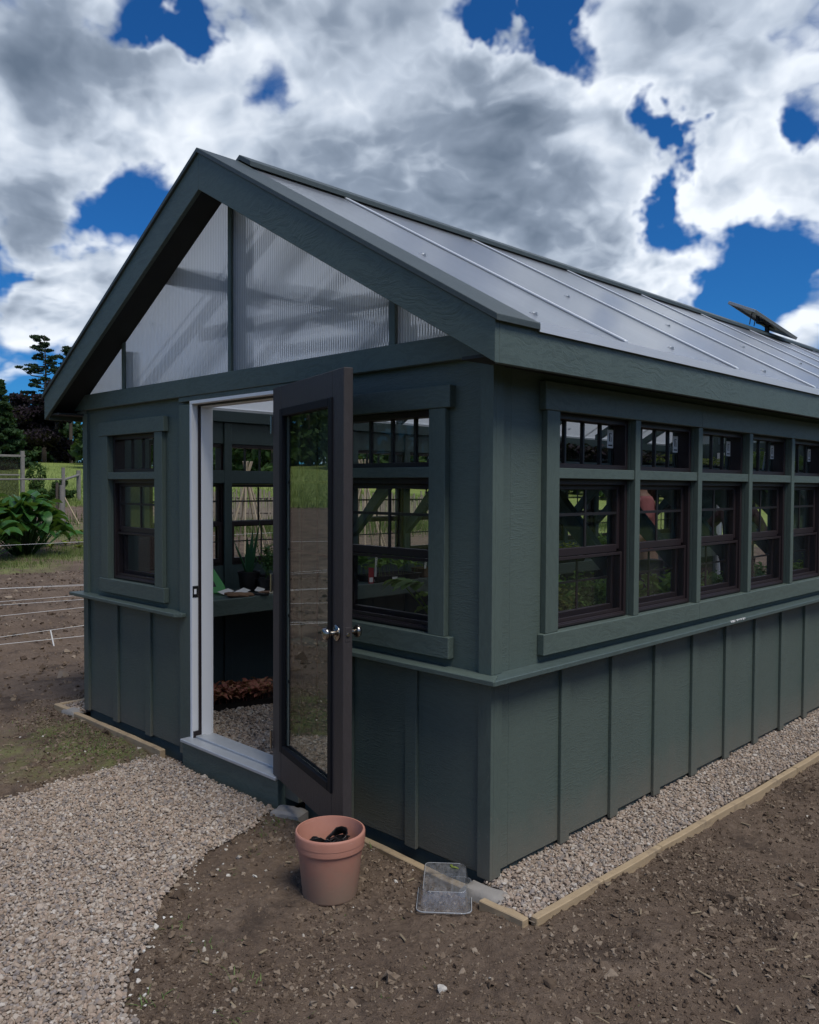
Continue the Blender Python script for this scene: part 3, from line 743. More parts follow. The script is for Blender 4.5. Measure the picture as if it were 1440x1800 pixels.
# --- windows: local frame X along the wall, Y into the building, Z up, origin at the opening's lower left
def make_window(w, sticker, lower_bars=True):
    H = ZT - ZS; m0 = ZM0 - ZS; m1 = ZM1 - ZS; mr = 1.252 - ZS
    f = .022; root_bm = bmesh.new()
    # outer frames of the fixed light above and the double hung below
    for z0, z1 in ((0, m0), (m1, H)):
        box(root_bm, 0.001, f, .012, .085, z0, z1); box(root_bm, w - f, w - .001, .012, .085, z0, z1)
        box(root_bm, f, w - f, .012, .085, z1 - .026, z1); box(root_bm, f, w - f, .012, .085, z0, z0 + .022)
    box(root_bm, f, w - f, .006, .012, 0.004, .017)
    root = obj('window', root_bm, M_SASH, None, .002)
    s = .024
    # fixed light: glass and three bars
    g = .045
    obj('glass_pane', boxes((f, w - f, g + .030, g + .034, m1 + .022, H - .026)), M_GLASS, root)
    for k in (1, 2, 3):
        c = f + (w - 2 * f) * k / 4; obj('muntin', boxes((c - .0065, c + .0065, g + .012, g + .029, m1 + .0225, H - .0265)), M_MUNT, root)
    # upper sash (outer track)
    bm = boxes((f + .0005, f + s, .040, .066, mr - .005, m0 - .0265), (w - f - s, w - f - .0005, .040, .066, mr - .005, m0 - .0265), (f + s, w - f - s, .040, .066, mr - .018, mr + .017), (f + s, w - f - s, .040, .066, m0 - .048, m0 - .0265))
    obj('upper_sash', bm, M_SASH, root, .002)
    obj('glass_pane', boxes((f + s, w - f - s, .051, .055, mr + .017, m0 - .048)), M_GLASS, root)
    c = w / 2; zc = (mr + m0) / 2 + .004
    obj('muntin_grille', boxes((c - .007, c + .007, .043, .0505, mr + .0175, m0 - .0485), (f + s + .0005, c - .0072, .0435, .0502, zc - .0065, zc + .0065), (c + .0072, w - f - s - .0005, .0435, .0502, zc - .0065, zc + .0065)), M_MUNT, root)
    # lower sash (inner track) and the insect screen in front of it
    bm = boxes((f + .0005, f + s, .068, .094, .0225, mr + .010), (w - f - s, w - f - .0005, .068, .094, .0225, mr + .010), (f + s, w - f - s, .068, .094, .0225, .055), (f + s, w - f - s, .068, .094, mr - .022, mr + .012))
    obj('lower_sash', bm, M_SASH, root, .002)
    obj('glass_pane', boxes((f + s, w - f - s, .079, .083, .055, mr - .022)), M_GLASS, root)
    if lower_bars:
        zc = (mr + .04) / 2
        obj('muntin_grille', boxes((c - .0055, c + .0055, .084, .091, .0555, mr - .0225), (f + s + .0005, c - .0057, .0842, .0908, zc - .005, zc + .005), (c + .0057, w - f - s - .0005, .0842, .0908, zc - .005, zc + .005)), M_MUNT, root)
    bm = boxes((f + .0006, f + .016, .024, .036, .0226, mr - .019), (w - f - .016, w - f - .0006, .024, .036, .0226, mr - .019), (f + .016, w - f - .016, .024, .036, .0226, .038), (f + .016, w - f - .016, .024, .036, mr - .032, mr - .019))
    fr_ = obj('screen_frame', bm, M_SASH, root, .001)
    obj('insect_screen', boxes((f + .016, w - f - .016, .0295, .0305, .038, mr - .032)), M_SCREEN, root)
    if sticker:
        x1 = w - f - .012; z1 = H - .045
        st = obj('sticker', boxes((x1 - .052, x1, g + .0286, g + .0297, z1 - .088, z1)), M_TAG, root)
        bm = boxes((x1 - .037, x1 - .015, g + .0278, g + .0286, z1 - .056, z1 - .016)); obj('sticker_mark', bm, M_INK, root)
        bm = bmesh.new(); prism(bm, [(x1 - .029, z1 - .055), (x1 - .020, z1 - .055), (x1 - .019, z1 - .036), (x1 - .014, z1 - .028), (x1 - .021, z1 - .018), (x1 - .030, z1 - .022), (x1 - .027, z1 - .034)], 'y', g + .0272, g + .0278); obj('sticker_mark', bm, M_TAG, root)
        obj('sticker_mark', boxes((x1 - .044, x1 - .008, g + .0278, g + .0286, z1 - .078, z1 - .071)), M_INK, root)
    return root
protoA = {}
def place_window(key, w, sticker, bars, loc, rz):
    if key not in protoA: o = make_window(w, sticker, bars); protoA[key] = o
    else: o = copy_tree(protoA[key])
    o.parent = GH; o.location = loc; o.rotation_euler = (0, 0, rz); return o
place_window('fl', .62, False, False, (FW[0][0], .018, ZS), 0)
place_window('fr', .62, True, False, (FW[1][0], .018, ZS), 0)
for i, (a, b) in enumerate(SWIN):
    w = b - a
    place_window('s%.3f' % w, w, True, True, (-.018, a, ZS), R(90))          # long wall: local X runs away from the corner
    place_window('l%.3f' % w, w, False, True, (-W_ + .018, b, ZS), R(-90))
for a, b in ((-1.62, -1.0), (-.955, -.335)): place_window('l%.3f' % .611, .611, False, True, (b - .009, L_ - .018, ZS), R(180))

# --- gable: band board, posts, ribbed panels, rake boards
SL = .567; XC = -W_ / 2; OS, OF = .163, .1945
def zr(x): return 2.1446 + SL * (OS - abs(x - XC) - XC)      # top of rake at x (same on both slopes)
for Yb, s in ((0, 1), (L_, -1)):
    def yb(a, b_): a, b_ = Yb + s * a, Yb + s * b_; return (min(a, b_), max(a, b_))
    obj('band_board', boxes((-W_ - .10, .10, *yb(-.020, .0165), 2.052, 2.155)), M_TRX, GH, .003)
    def tri(z0): return [(XC - (zr(XC) - .06 - z0) / SL, z0), (XC + (zr(XC) - .06 - z0) / SL, z0), (XC, zr(XC) - .06)]
    bm = bmesh.new(); prism(bm, tri(2.1555), 'y', Yb + s * .012, Yb + s * .022); inner_skin(obj('gable_panel', bm, M_GABLE, GH), 1, -s)
    for xa, xb in ((-1.835, -1.806), (-.584, -.545), (-3.048, -3.02)):
        xm = (xa + xb) / 2; zt = zr(xm) - .12
        obj('gable_batten', boxes((xa, xb, *yb(-.006, .0115), 2.1555, zt)), M_TRZ, GH, .002)
    for xa, xb in ((-1.862, -1.765), (-.60, -.53), (-3.10, -3.03)):
        xm = (xa + xb) / 2; zt = zr(xm) - .16
        obj('gable_stud', boxes((xa, xb, *yb(.034, .115), 2.1305, zt)), M_IN, GH)
    # rake boards: two mitred boards with their cap strips
    dzv = .172
    for sg in (-1, 1):
        xe = XC + sg * (W_ / 2 + OS); zt0 = zr(xe); zt1 = zr(XC)
        bm = bmesh.new(); prism(bm, [(XC, zt1), (xe, zt0), (xe, zt0 - .156), (XC, zt1 - .187)], 'y', *yb(-OF, -OF + .024)); obj('rake_board', bm, M_TRX, GH, .002)
        xe2 = XC + sg * (W_ / 2 + OS + .018); ze2 = zr(xe2)
        bm = bmesh.new(); prism(bm, [(XC, zt1 + .026), (xe2, ze2 + .026), (xe2, ze2 + .001), (XC, zt1 + .001)], 'y', *yb(-OF - .012, .055)); obj('rake_cap', bm, M_CAP, GH, .002)
        # soffit boarding behind the rake
        xs_ = XC + sg * (W_ / 2 + OS - .002)
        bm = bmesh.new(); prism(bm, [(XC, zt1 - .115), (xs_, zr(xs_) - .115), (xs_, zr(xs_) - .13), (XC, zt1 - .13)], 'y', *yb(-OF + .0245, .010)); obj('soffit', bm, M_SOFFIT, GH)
# side fascia, soffits
for sg in (1, -1):
    xe = XC + sg * (W_ / 2 + OS)
    a, b = sorted((xe, xe - sg * .022))
    for y0, y1 in ((-OF, 4.2), (4.2025, L_ + OF)): obj('fascia', boxes((a, b, y0 + (.0245 if y0 < 0 else 0), y1 - (.0245 if y1 > 5 else 0), 1.9885, 2.1435)), M_TRY, GH, .0025)
    a, b = sorted((xe - sg * .0225, XC + sg * (W_ / 2 - .017)))
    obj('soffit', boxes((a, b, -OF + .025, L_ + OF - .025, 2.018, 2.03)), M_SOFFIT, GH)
    # aluminium drip edge
    bm = bmesh.new(); a, b = sorted((xe - sg * .016, xe + sg * .014)); box(bm, a, b, .056, L_ - .056, 2.1465, 2.1665); a, b = sorted((xe + sg * .008, xe + sg * .014)); box(bm, a, b, .056, L_ - .056, 2.130, 2.1464)
    obj('eave_trim', bm, M_ROOFBAR, GH)
# ridged roof sheets, bars, screws, ridge cap, purlins and rafters
DZ = .020
for sg in (1, -1):
    xe = XC + sg * (W_ / 2 + OS + .004)
    for k in range(8):
        y0 = .056 if k == 0 else .74 + 1.147 * (k - 1) + .004; y1 = min(.74 + 1.147 * k - .004, L_ - .056)
        if y1 <= y0: continue
        bm = bmesh.new(); prism(bm, [(XC, zr(XC) + DZ), (xe, zr(xe) + DZ), (xe, zr(xe) + DZ - .010), (XC, zr(XC) + DZ - .010)], 'y', y0, y1); inner_skin(obj('roof_panel', bm, M_ROOF, GH), 2, 1)
    sc_ = bmesh.new()
    for k in range(8):
        yk = .74 + 1.147 * k
        if yk > L_ - .1: continue
        bm = bmesh.new(); xo = xe - sg * .02; xr = XC + sg * .09
        prism(bm, [(xr, zr(xr) + DZ + .013), (xo, zr(xo) + DZ + .013), (xo, zr(xo) + DZ + .001), (xr, zr(xr) + DZ + .001)], 'y', yk - .014, yk + .014); obj('roof_bar', bm, M_ROOFBAR, GH, .003)
        for off in (.70, 1.32):
            xs_ = XC + sg * (off + .52)
            for yy in (yk - .52,):
                zz = zr(xs_) + DZ
                lathe(sc_, [(0, .007), (.006, .006), (.009, .001), (.009, -.002)], 8, Matrix.Translation((xs_, yy, zz)))
                for dx_, dy_ in ((.022, .0025), (.0025, .022)): box(sc_, xs_ - dx_, xs_ + dx_, yy - dy_, yy + dy_, zz - dx_ * SL * .9, zz + .002)
    obj('roof_screw', sc_, M_ALU, GH)
    xr0 = XC; xr1 = XC + sg * .105
    bm = bmesh.new(); prism(bm, [(xr0, zr(XC) + .062), (xr1, zr(xr1) + .062), (xr1, zr(xr1) + .034), (xr0, zr(XC) + .034)], 'y', .056, L_ - .056); obj('ridge_cap', bm, M_CAP, GH, .002)
    for off in (.70,):
        xp = XC + sg * off; bm = bmesh.new(); box(bm, xp - .022, xp + .022, .026, L_ - .026, zr(xp) - .125, zr(xp) - .022); obj('purlin', bm, M_IN, GH)
    for k in range(8):
        yk = .74 + 1.147 * k
        if yk > L_ - .3: continue
        xo = XC + sg * (W_ / 2 - .02); bm = bmesh.new()
        prism(bm, [(XC, zr(XC) - .06), (xo, zr(xo) - .06), (xo, zr(xo) - .15), (XC, zr(XC) - .16)], 'y', yk - .019, yk + .019); obj('rafter', bm, M_IN, GH)
for k in range(8):
    yk = .74 + 1.147 * k
    if yk > L_ - .3: continue
    obj('collar_tie', boxes((XC - .98, XC + .98, yk + .020, yk + .056, 2.50, 2.585)), M_IN, GH)
obj('ridge_beam', boxes((XC - .02, XC + .02, .12, L_ - .12, zr(XC) - .19, zr(XC) - .03)), M_IN, GH)

# --- door frame, threshold, trims
def door_frame(D, Yb, s):
    def yb(a, b_): a, b_ = Yb + s * a, Yb + s * b_; return (min(a, b_), max(a, b_))
    a, b, _, zt = D
    bm = boxes((a - .006, a + .016, *yb(-.016, .125), .085, zt), (b - .016, b + .006, *yb(-.016, .125), .085, zt), (a - .006, b + .006, *yb(-.016, .125), zt + .0005, zt + .019))
    bm2 = boxes((a + .0165, a + .029, *yb(.040, .105), .085, zt - .0005), (b - .029, b - .0165, *yb(.040, .105), .085, zt - .0005), (a + .029, b - .029, *yb(.040, .105), zt - .013, zt - .0005))
    obj('door_jamb', bm, M_JAMB, GH, .002); obj('door_stop', bm2, M_JAMB, GH, .002)
    obj('weather_strip', boxes((a + .0165, a + .026, *yb(.024, .0395), .085, zt - .0006), (b - .026, b - .0165, *yb(.024, .0395), .085, zt - .0006), (a + .026, b - .026, *yb(.024, .0395), zt - .010, zt - .0006)), M_SASH, GH)
    obj('threshold', boxes((a - .02, b + .02, *yb(-.075, .0), .070, .088), (a - .004, b + .004, *yb(.0005, .06), .070, .099), (a - .004, b + .004, *yb(.0605, .125), .070, .091)), M_ALU, GH, .003)
    obj('threshold', boxes((a - .02, b + .02, *yb(-.058, .10), -.09, .0695)), M_TRX, GH, .002)
    pieces('door_trim', M_TRZ, .002, (a - .128, a - .0065, *yb(-.012, .0175), -.03, zt + .0005), (b + .0065, b + .128, *yb(-.012, .0175), -.03, zt + .0005))
    obj('door_trim', boxes((a - .128, b + .128, *yb(-.014, .0175), zt + .001 + .018, 2.0515)), M_TRX, GH, .002)
door_frame(DOOR, 0, 1); door_frame(BDOOR, L_, -1)
sp = obj('strike_plate', boxes((DOOR[0] + .0162, DOOR[0] + .019, -.012, .022, .90, .965)), M_BLACKM, GH); obj('latch_hole', boxes((DOOR[0] + .0188, DOOR[0] + .0194, -.004, .012, .918, .948)), M_JAMB, sp)
obj('corner_pad', boxes((DOOR[0] + .0162, DOOR[0] + .027, -.010, .039, .089, .125)), M_SASH, GH)

# --- the open door: hinge at (-1.366, -.05), local X towards the latch, visible face at local y = 0
DW, DH = .869, 1.943
def make_door():
    dr = obj('door', boxes((0, .118, 0, .042, 0, DH), (DW - .118, DW, 0, .042, 0, DH), (.1182, DW - .1182, 0.0003, .0417, DH - .118, DH - .0003), (.1182, DW - .1182, .0003, .0417, .0003, .155)), M_DOOR, None, .0025)
    x0, x1, z0, z1 = .118, DW - .118, .155, DH - .118
    for f0, f1 in ((-.008, .0145), (.0275, .050)):
        bm = bmesh.new(); w_ = .032
        for (a, b, c, d_) in ((x0 - .006, x0 + w_, z0 - .006, z1 + .006), (x1 - w_, x1 + .006, z0 - .006, z1 + .006)): box(bm, a, b, f0, f1, c, d_)
        for (c, d_) in ((z0 - .006, z0 + w_), (z1 - w_, z1 + .006)): box(bm, x0 + w_ + .0004, x1 - w_ - .0004, f0 + .0003, f1 - .0003, c, d_)
        obj('glazing_frame', bm, M_GASKET, dr, .003)
    gx0, gx1, gz0, gz1 = x0 + .028, x1 - .028, z0 + .028, z1 - .028
    obj('glass_pane', boxes((gx0, gx1, .0148, .0178, gz0, gz1)), M_DGLASS, dr)
    obj('spacer', boxes((gx0 + .004, gx0 + .016, .0182, .0262, gz0 + .004, gz1 - .004), (gx1 - .016, gx1 - .004, .0182, .0262, gz0 + .004, gz1 - .004)), M_ALU, dr)
    bm = bmesh.new()
    for k in (1, 2): c = gx0 + (gx1 - gx0) * k / 3; box(bm, c - .006, c + .006, .0195, .0235, gz0, gz1)
    for k in (1, 2, 3, 4): c = gz0 + (gz1 - gz0) * k / 5; box(bm, gx0, gx1, .0199, .0238, c - .006, c + .006)
    obj('muntin_grille', bm, M_MUNT, dr)
    zk = .845
    for sgn, y in ((-1, 0.0), (1, .042)):
        bm = bmesh.new()
        lathe(bm, [(0, 0.0), (.032, .0), (.034, .003), (.033, .006), (.028, .009), (.018, .011), (.0115, .014), (.0105, .030), (.014, .034), (.0235, .040), (.0275, .048), (.0270, .056), (.021, .063), (.010, .066), (.009, .0655), (0, .0655)], 28, Matrix.Translation((DW - .062, y, zk)) @ Matrix.Rotation(R(90) * (1 if sgn < 0 else -1), 4, 'X'))
        obj('door_knob', bm, M_NICKEL, dr, sm=40)
    bm = boxes((DW + .0002, DW + .0018, .009, .033, zk - .03, zk + .03)); pl = obj('latch_plate', bm, M_DOOR, dr, .001)
    bm = bmesh.new(); lathe(bm, [(0, .006), (.007, .006), (.0085, .004), (.0085, 0)], 12, Matrix.Translation((DW + .0018, .021, zk)) @ Matrix.Rotation(R(90), 4, 'Y')); obj('latch_bolt', bm, M_NICKEL, dr, sm=40)
    for zz in (.18, .97, 1.76):
        bm = bmesh.new(); tube(bm, [(-.008, -.006, zz - .045), (-.008, -.006, zz + .045)], .007, 10); box(bm, -.0015, 0.0, .001, .030, zz - .045, zz + .045)
        obj('hinge', bm, M_NICKEL, dr)
    return dr
door = make_door(); door.parent = GH; door.location = (-1.366, -.05, .085); door.rotation_euler = (0, 0, R(-17.05)); door['label'] = 'brown glazed door standing open against the wall'
bd = copy_tree(door); bd.parent = GH; bd.location = (BDOOR[1] + .02, L_ + .06, .085); bd.rotation_euler = (0, 0, R(75)); bd['label'] = 'brown back door standing open'

# ------------------------------------------------------------------ leaves
def leaf_geo(base, az, el, L, w, droop=.6, seg=4, fold=.15, shape='oval', roll=0.0):
    """one leaf blade: rows of three points from base to tip"""
    V = []; p = np.array(base, float); e = el; st = L / seg
    side0 = np.array([-math.sin(az), math.cos(az), 0.0])
    for i in range(seg + 1):
        t = i / seg
        if shape == 'oval': ww = w * math.sin(math.pi * min(1, (t * .94 + .05))) ** .8
        elif shape == 'blade': ww = w * (1 - t ** 2.2) * (.75 + .25 * math.sin(math.pi * t))
        elif shape == 'round': ww = w * math.sin(math.pi * min(1, t * .9 + .09)) ** .55
        else: ww = w * (1 - t)
        dirv = np.array([math.cos(az) * math.cos(e), math.sin(az) * math.cos(e), math.sin(e)])
        up = np.cross(dirv, side0); sd = side0 * math.cos(roll) + up * math.sin(roll)
        lift = np.array([0, 0, 1.0]) * ww * fold
        V += [p - sd * ww / 2 + lift, p.copy(), p + sd * ww / 2 + lift]
        p = p + dirv * st; e -= droop / seg
    F = []
    for i in range(seg):
        a = i * 3
        F += [(a, a + 1, a + 4, a + 3), (a + 1, a + 2, a + 5, a + 4)]
    return V, F
class Leaves:
    def __init__(s): s.V = []; s.F = []
    def add(s, *a, **k):
        v, f = leaf_geo(*a, **k); o = len(s.V); s.V += v; s.F += [tuple(i + o for i in q_) for q_ in f]
    def stalk(s, a, b, r=.002):
        a = np.array(a, float); b = np.array(b, float); o = len(s.V)
        dd = b - a; u = np.cross(dd, [0, .3, 1.0]); u /= np.linalg.norm(u) + 1e-9; v = np.cross(dd, u); v /= np.linalg.norm(v) + 1e-9
        ring = [u, -u * .5 + v * .87, -u * .5 - v * .87]
        s.V += [a + r * c for c in ring] + [b + r * .7 * c for c in ring]
        s.F += [(o + i, o + (i + 1) % 3, o + 3 + (i + 1) % 3, o + 3 + i) for i in range(3)]
    def build(s, name, mat, parent=None): return mesh_np(name, s.V, s.F, mat, parent, True)
F_GREEN = foliage('leaf_green', (.11, .235, .05), (.18, .32, .075), (.27, .38, .13), 5)
F_DARK = foliage('leaf_dark', (.05, .13, .05), (.10, .20, .075), None, 4)
F_YEL = foliage('leaf_yellowgreen', (.18, .25, .05), (.30, .35, .08), (.40, .41, .16), 7)
F_PURP = foliage('leaf_purple', (.030, .012, .020), (.075, .028, .042), (.14, .09, .10), 14, transl=.12)
F_RED = foliage('leaf_red', (.28, .075, .065), (.40, .17, .12), (.24, .30, .09), 6, transl=.2)
F_SPEAR = foliage('leaf_spear', (.020, .085, .045), (.04, .13, .06), None, 5, transl=.15)
F_RHUB = foliage('leaf_rhubarb', (.024, .082, .018), (.055, .15, .032), (.10, .21, .06), 1.6, .38, .3)
M_POTB = simple('black_nursery_pot', (.011, .011, .013), .5, var=.2)
M_SOILP = simple('potting_soil', (.028, .021, .017), .95, var=.4, scale=40, bump=.8, bscale=120)
M_PEAT = simple('peat_pot', (.115, .072, .048), .9, var=.25, scale=30, bump=.4)

# ------------------------------------------------------------------ benches and shelves
def bench(name, x0, x1, y0, y1, front, label):
    b = tag(empty(name, ((x0 + x1) / 2, (y0 + y1) / 2, -.012)), label, 'potting bench', 'potting benches along the walls')
    ox, oy = (x0 + x1) / 2, (y0 + y1) / 2
    def o_(nm, bm, mat, bev=.003):
        bmesh.ops.translate(bm, verts=bm.verts, vec=(-ox, -oy, .012)); return obj(nm, bm, mat, b, bev)
    bm = bmesh.new(); n = 5; wv = (x1 - x0 - .012) / n
    for k in range(n): box(bm, x0 + .006 + k * wv + .004, x0 + .006 + (k + 1) * wv - .004, y0, y1, .722, .744)
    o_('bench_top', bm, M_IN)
    fx0, fx1 = (x1 - .005, x1 + .022) if front > 0 else (x0 - .022, x0 + .005)
    fx0, fx1 = (x1 + .0005, x1 + .024) if front > 0 else (x0 - .024, x0 - .0005)
    o_('bench_apron', boxes((fx0, fx1, y0, y1, .640, .752)), M_TRY)
    xf = x1 - .08 if front > 0 else x0 + .08; n = int((y1 - y0) / 1.3)
    for k in range(n + 1):
        yy = y0 + .05 + (y1 - y0 - .1) * k / n
        o_('leg', boxes((xf - .04, xf + .04, yy - .04, yy + .04, .012, .7215)), M_IN)
        bm = bmesh.new(); xb = x0 + .02 if front > 0 else x1 - .02
        prism(bm, [(xf, .66), (xf, .56), (xb, .14), (xb, .24)], 'y', yy + .041, yy + .075); o_('brace', bm, M_IN)
    return b
bench('potting_bench', -W_ + .14, -2.94, .16, 8.5, 1, 'dark green potting bench along the left inner wall behind the open doorway')
bench('potting_bench', -.76, -.14, .16, 8.5, -1, 'dark green potting bench inside against the long window wall')
def shelf(name, x0, x1, y0, y1, wall_x, label):
    s = tag(empty(name, ((x0 + x1) / 2, (y0 + y1) / 2, 1.60)), label, 'shelf', 'high shelves above the benches'); ox, oy = (x0 + x1) / 2, (y0 + y1) / 2
    def o_(nm, bm, mat, bev=.003):
        bmesh.ops.translate(bm, verts=bm.verts, vec=(-ox, -oy, -1.60)); return obj(nm, bm, mat, s, bev)
    bm = bmesh.new()
    for k in range(4): a = x0 + (x1 - x0) * k / 4; box(bm, a + .022, a + (x1 - x0) / 4 - .022, y0, y1, 1.606, 1.626)
    o_('shelf_board', bm, M_IN)
    out = x0 if abs(x1 - wall_x) < abs(x0 - wall_x) else x1
    for k in range(0, 11):
        c = (SWIN[k][1] + SWIN[k + 1][0]) / 2
        if not (y0 < c < y1): continue
        bm = bmesh.new(); sg = 1 if out > wall_x else -1
        prism(bm, [(wall_x, 1.19), (wall_x, 1.10), (out - sg * .02, 1.52), (out - sg * .02, 1.605), (out - sg * .09, 1.605)], 'y', c - .028, c + .028); o_('bracket', bm, M_IN)
        a, b_ = sorted((wall_x, out)); o_('shelf_arm', boxes((a + .002, b_ - .092, c - .019, c + .019, 1.57, 1.6055)), M_IN)
    return s
shelf('wall_shelf', -.60, -.142, .30, 8.4, -.138, 'high green shelf along the long window wall carrying purple seedling trays')
shelf('wall_shelf', -W_ + .142, -W_ + .60, 2.2, 8.4, -W_ + .138, 'high green shelf on the left inner wall seen across the greenhouse')

# ------------------------------------------------------------------ trays and pots
def tray(loc, w, l, label, group, leafmat, n, hgt, lw, cat='seedling tray', rz=0.0, shape='oval', tray_h=.055, seed=1, spread=1.0, up=(.5, 1.4)):
    r_ = random.Random(seed); t = tag(empty('seedling_tray', loc, rz), label, cat, group)
    bm = bmesh.new(); k = .9
    o1 = [(-w / 2, -l / 2), (w / 2, -l / 2), (w / 2, l / 2), (-w / 2, l / 2)]
    A = [bm.verts.new((x * k, y * k, 0)) for x, y in o1]; B = [bm.verts.new((x, y, tray_h)) for x, y in o1]
    Cc = [bm.verts.new((x * 1.04, y * 1.03, tray_h)) for x, y in o1]; D = [bm.verts.new((x * .96, y * .97, tray_h - .002)) for x, y in o1]; E_ = [bm.verts.new((x * k * .95, y * k * .96, .004)) for x, y in o1]
    for i in range(4):
        j = (i + 1) % 4
        bm.faces.new((A[i], A[j], B[j], B[i])); bm.faces.new((B[i], B[j], Cc[j], Cc[i])); bm.faces.new((Cc[i], Cc[j], D[j], D[i])); bm.faces.new((D[i], D[j], E_[j], E_[i]))
    bm.faces.new(A[::-1]); bm.faces.new(E_)
    obj('tray', bm, M_BLACK, t)
    obj('soil', boxes((-w * .45, w * .45, -l * .46, l * .46, .005, tray_h - .012)), M_SOILP, t)
    lv = Leaves()
    for i in range(n):
        x = r_.uniform(-.46, .46) * w * spread; y = r_.uniform(-.47, .47) * l * spread; h = hgt * r_.uniform(.45, 1.1); az = r_.uniform(0, 6.28)
        top = (x + .15 * h * math.cos(az), y + .15 * h * math.sin(az), tray_h + h * .75)
        lv.stalk((x, y, tray_h - .02), top, .0014)
        for q_ in range(r_.choice((2, 3, 4))):
            a2 = az + q_ * 2.1 + r_.uniform(-.4, .4); z = tray_h + h * r_.uniform(.45, .8)
            lv.add((x + .12 * h * math.cos(az), y + .12 * h * math.sin(az), z), a2, r_.uniform(*up) - .3, lw * r_.uniform(1.2, 2.3), lw * r_.uniform(.6, 1.1), r_.uniform(.6, 1.8), 3, .2, shape, r_.uniform(-.5, .5))
    lv.build('foliage', leafmat, t); return t
def plant_tag(loc, label, h=.12, rz=0.0, tilt=.1, marks=True, group='white plant tags'):
    t = obj('plant_tag', boxes((-.009, .009, -.0006, .0006, -.02, h)), M_TAG, None)
    prn = bmesh.new()
    for k in range(5): box(prn, -.005, random.uniform(.001, .005), -.0010, -.0007, h - .016 - k * .014, h - .010 - k * .014)
    obj('print', prn, M_INK, t)
    t.location = loc; t.rotation_euler = (tilt, tilt * .7, rz); tag(t, label, 'plant tag', group); return t
def pot(loc, r, h, label, group=None, mat=None, cat='plant pot', name='plant_pot', seg=24):
    t = tag(empty(name, loc), label, cat, group); bm = bmesh.new()
    lathe(bm, [(0, 0), (r * .74, 0), (r * .76, .003), (r * .96, h - .02), (r * 1.0, h - .02), (r * 1.03, h - .002), (r * 1.0, h), (r * .94, h - .003), (r * .92, h - .022), (r * .9, h - .03), (0, h - .028)], seg); obj('pot', bm, mat or M_POTB, t, sm=40); return t
# snake-leaved plant on the left bench
BZ = .745
t = pot((-3.27, 1.12, BZ), .085, .15, 'black pot of tall upright sword leaves on the left bench')
lv = Leaves(); r_ = random.Random(3)
for i, (a, h, w_) in enumerate(((.3, .44, .045), (2.2, .36, .045), (3.6, .30, .04), (4.6, .26, .036), (1.2, .22, .034), (5.5, .33, .04), (2.9, .18, .03))):
    lv.add((.02 * math.cos(a), .02 * math.sin(a), .12), a, 1.47 - (.08 if h > .3 else .28), h, w_, .06, 5, .35, 'blade')
lv.build('leaves', F_SPEAR, t)
def bushy(loc, r, h, label, mat, n=60, lw=.03, group=None, pr=.06, ph=.09, seed=2, shape='oval', cat='potted plant', stems=6):
    t = pot(loc, pr, ph, label, group, None, cat, 'potted_plant'); lv = Leaves(); q = random.Random(seed)
    st = []
    for i in range(stems):
        a = q.uniform(0, 6.28); rr = r * q.uniform(.2, 1); top = (rr * math.cos(a), rr * math.sin(a), ph + h * q.uniform(.6, 1)); st.append(top); lv.stalk((0, 0, ph - .02), top, .002)
    for i in range(n):
        s = q.choice(st); f = q.uniform(.35, 1.02); p = (s[0] * f, s[1] * f, ph + (s[2] - ph) * f)
        lv.add(p, q.uniform(0, 6.28), q.uniform(-.3, .9), lw * q.uniform(1.3, 2.6), lw * q.uniform(.6, 1.2), q.uniform(.4, 1.6), 3, .2, shape, q.uniform(-.6, .6))
    lv.build('foliage', mat, t); return t
bushy((-3.17, 1.20, BZ), .15, .24, 'leafy potted plant beside the sword-leaved pot on the left bench', F_DARK, 110, .026, None, .07, .10, 4)
bushy((-3.38, 1.38, BZ), .16, .34, 'airy light green potted plant by the left inner window', F_GREEN, 120, .016, None, .07, .10, 5)
bushy((-3.04, 1.52, BZ), .14, .20, 'small yellowing potted plant on the left bench', F_YEL, 70, .024, None, .06, .09, 6)
# tools lying at the near end of the left bench
def trowel(loc, rz, label, hm):
    t = tag(empty('trowel', loc, rz), label, 'trowel', 'hand tools on the left bench')
    bm = bmesh.new(); tube(bm, [(0, 0, .014), (.03, 0, .016), (.07, 0, .016), (.11, 0, .014), (.125, 0, .013)], [.010, .0135, .012, .013, .008], 10); obj('handle', bm, hm, t, sm=50)
    bm = bmesh.new(); tube(bm, [(.12, 0, .013), (.165, 0, .020), (.19, 0, .014)], .004, 8); obj('shank', bm, M_BLACKM, t, sm=50)
    bm = bmesh.new(); rows = []
    for i, (x, w_) in enumerate(((.185, .024), (.215, .034), (.26, .034), (.30, .024), (.325, .004))):
        rows.append([bm.verts.new((x, w_ * s_, .012 + abs(s_) * .010 - i * .0015)) for s_ in (-1, -.5, 0, .5, 1)])
    for a_, b_ in zip(rows, rows[1:]):
        for k in range(4): bm.faces.new((a_[k], a_[k + 1], b_[k + 1], b_[k]))
    o = obj('blade', bm, M_BLACKM, t, sm=50); s = o.modifiers.new('thick', 'SOLIDIFY'); s.thickness = .002
M_WOODH = simple('brown_wood_handle', (.17, .095, .055), .55, var=.3, scale=20)
M_REDH = simple('red_handle', (.30, .02, .02), .4)
M_LEATH = simple('leather_glove', (.20, .115, .062), .75, var=.3, scale=25, bump=.4, bscale=80)
trowel((-3.02, 1.03, BZ), R(75), 'hand trowel with brown handle near the front of the left bench', M_WOODH)
trowel((-3.02, 1.20, BZ), R(200), 'dark hand trowel lying beside the black pot', M_BLACKM)
trowel((-2.99, 1.28, BZ), R(82), 'red handled trowel lying on the left bench edge', M_REDH)
trowel((-3.14, .82, BZ), R(40), 'grey trowel lying over the white papers', M_WOODH)
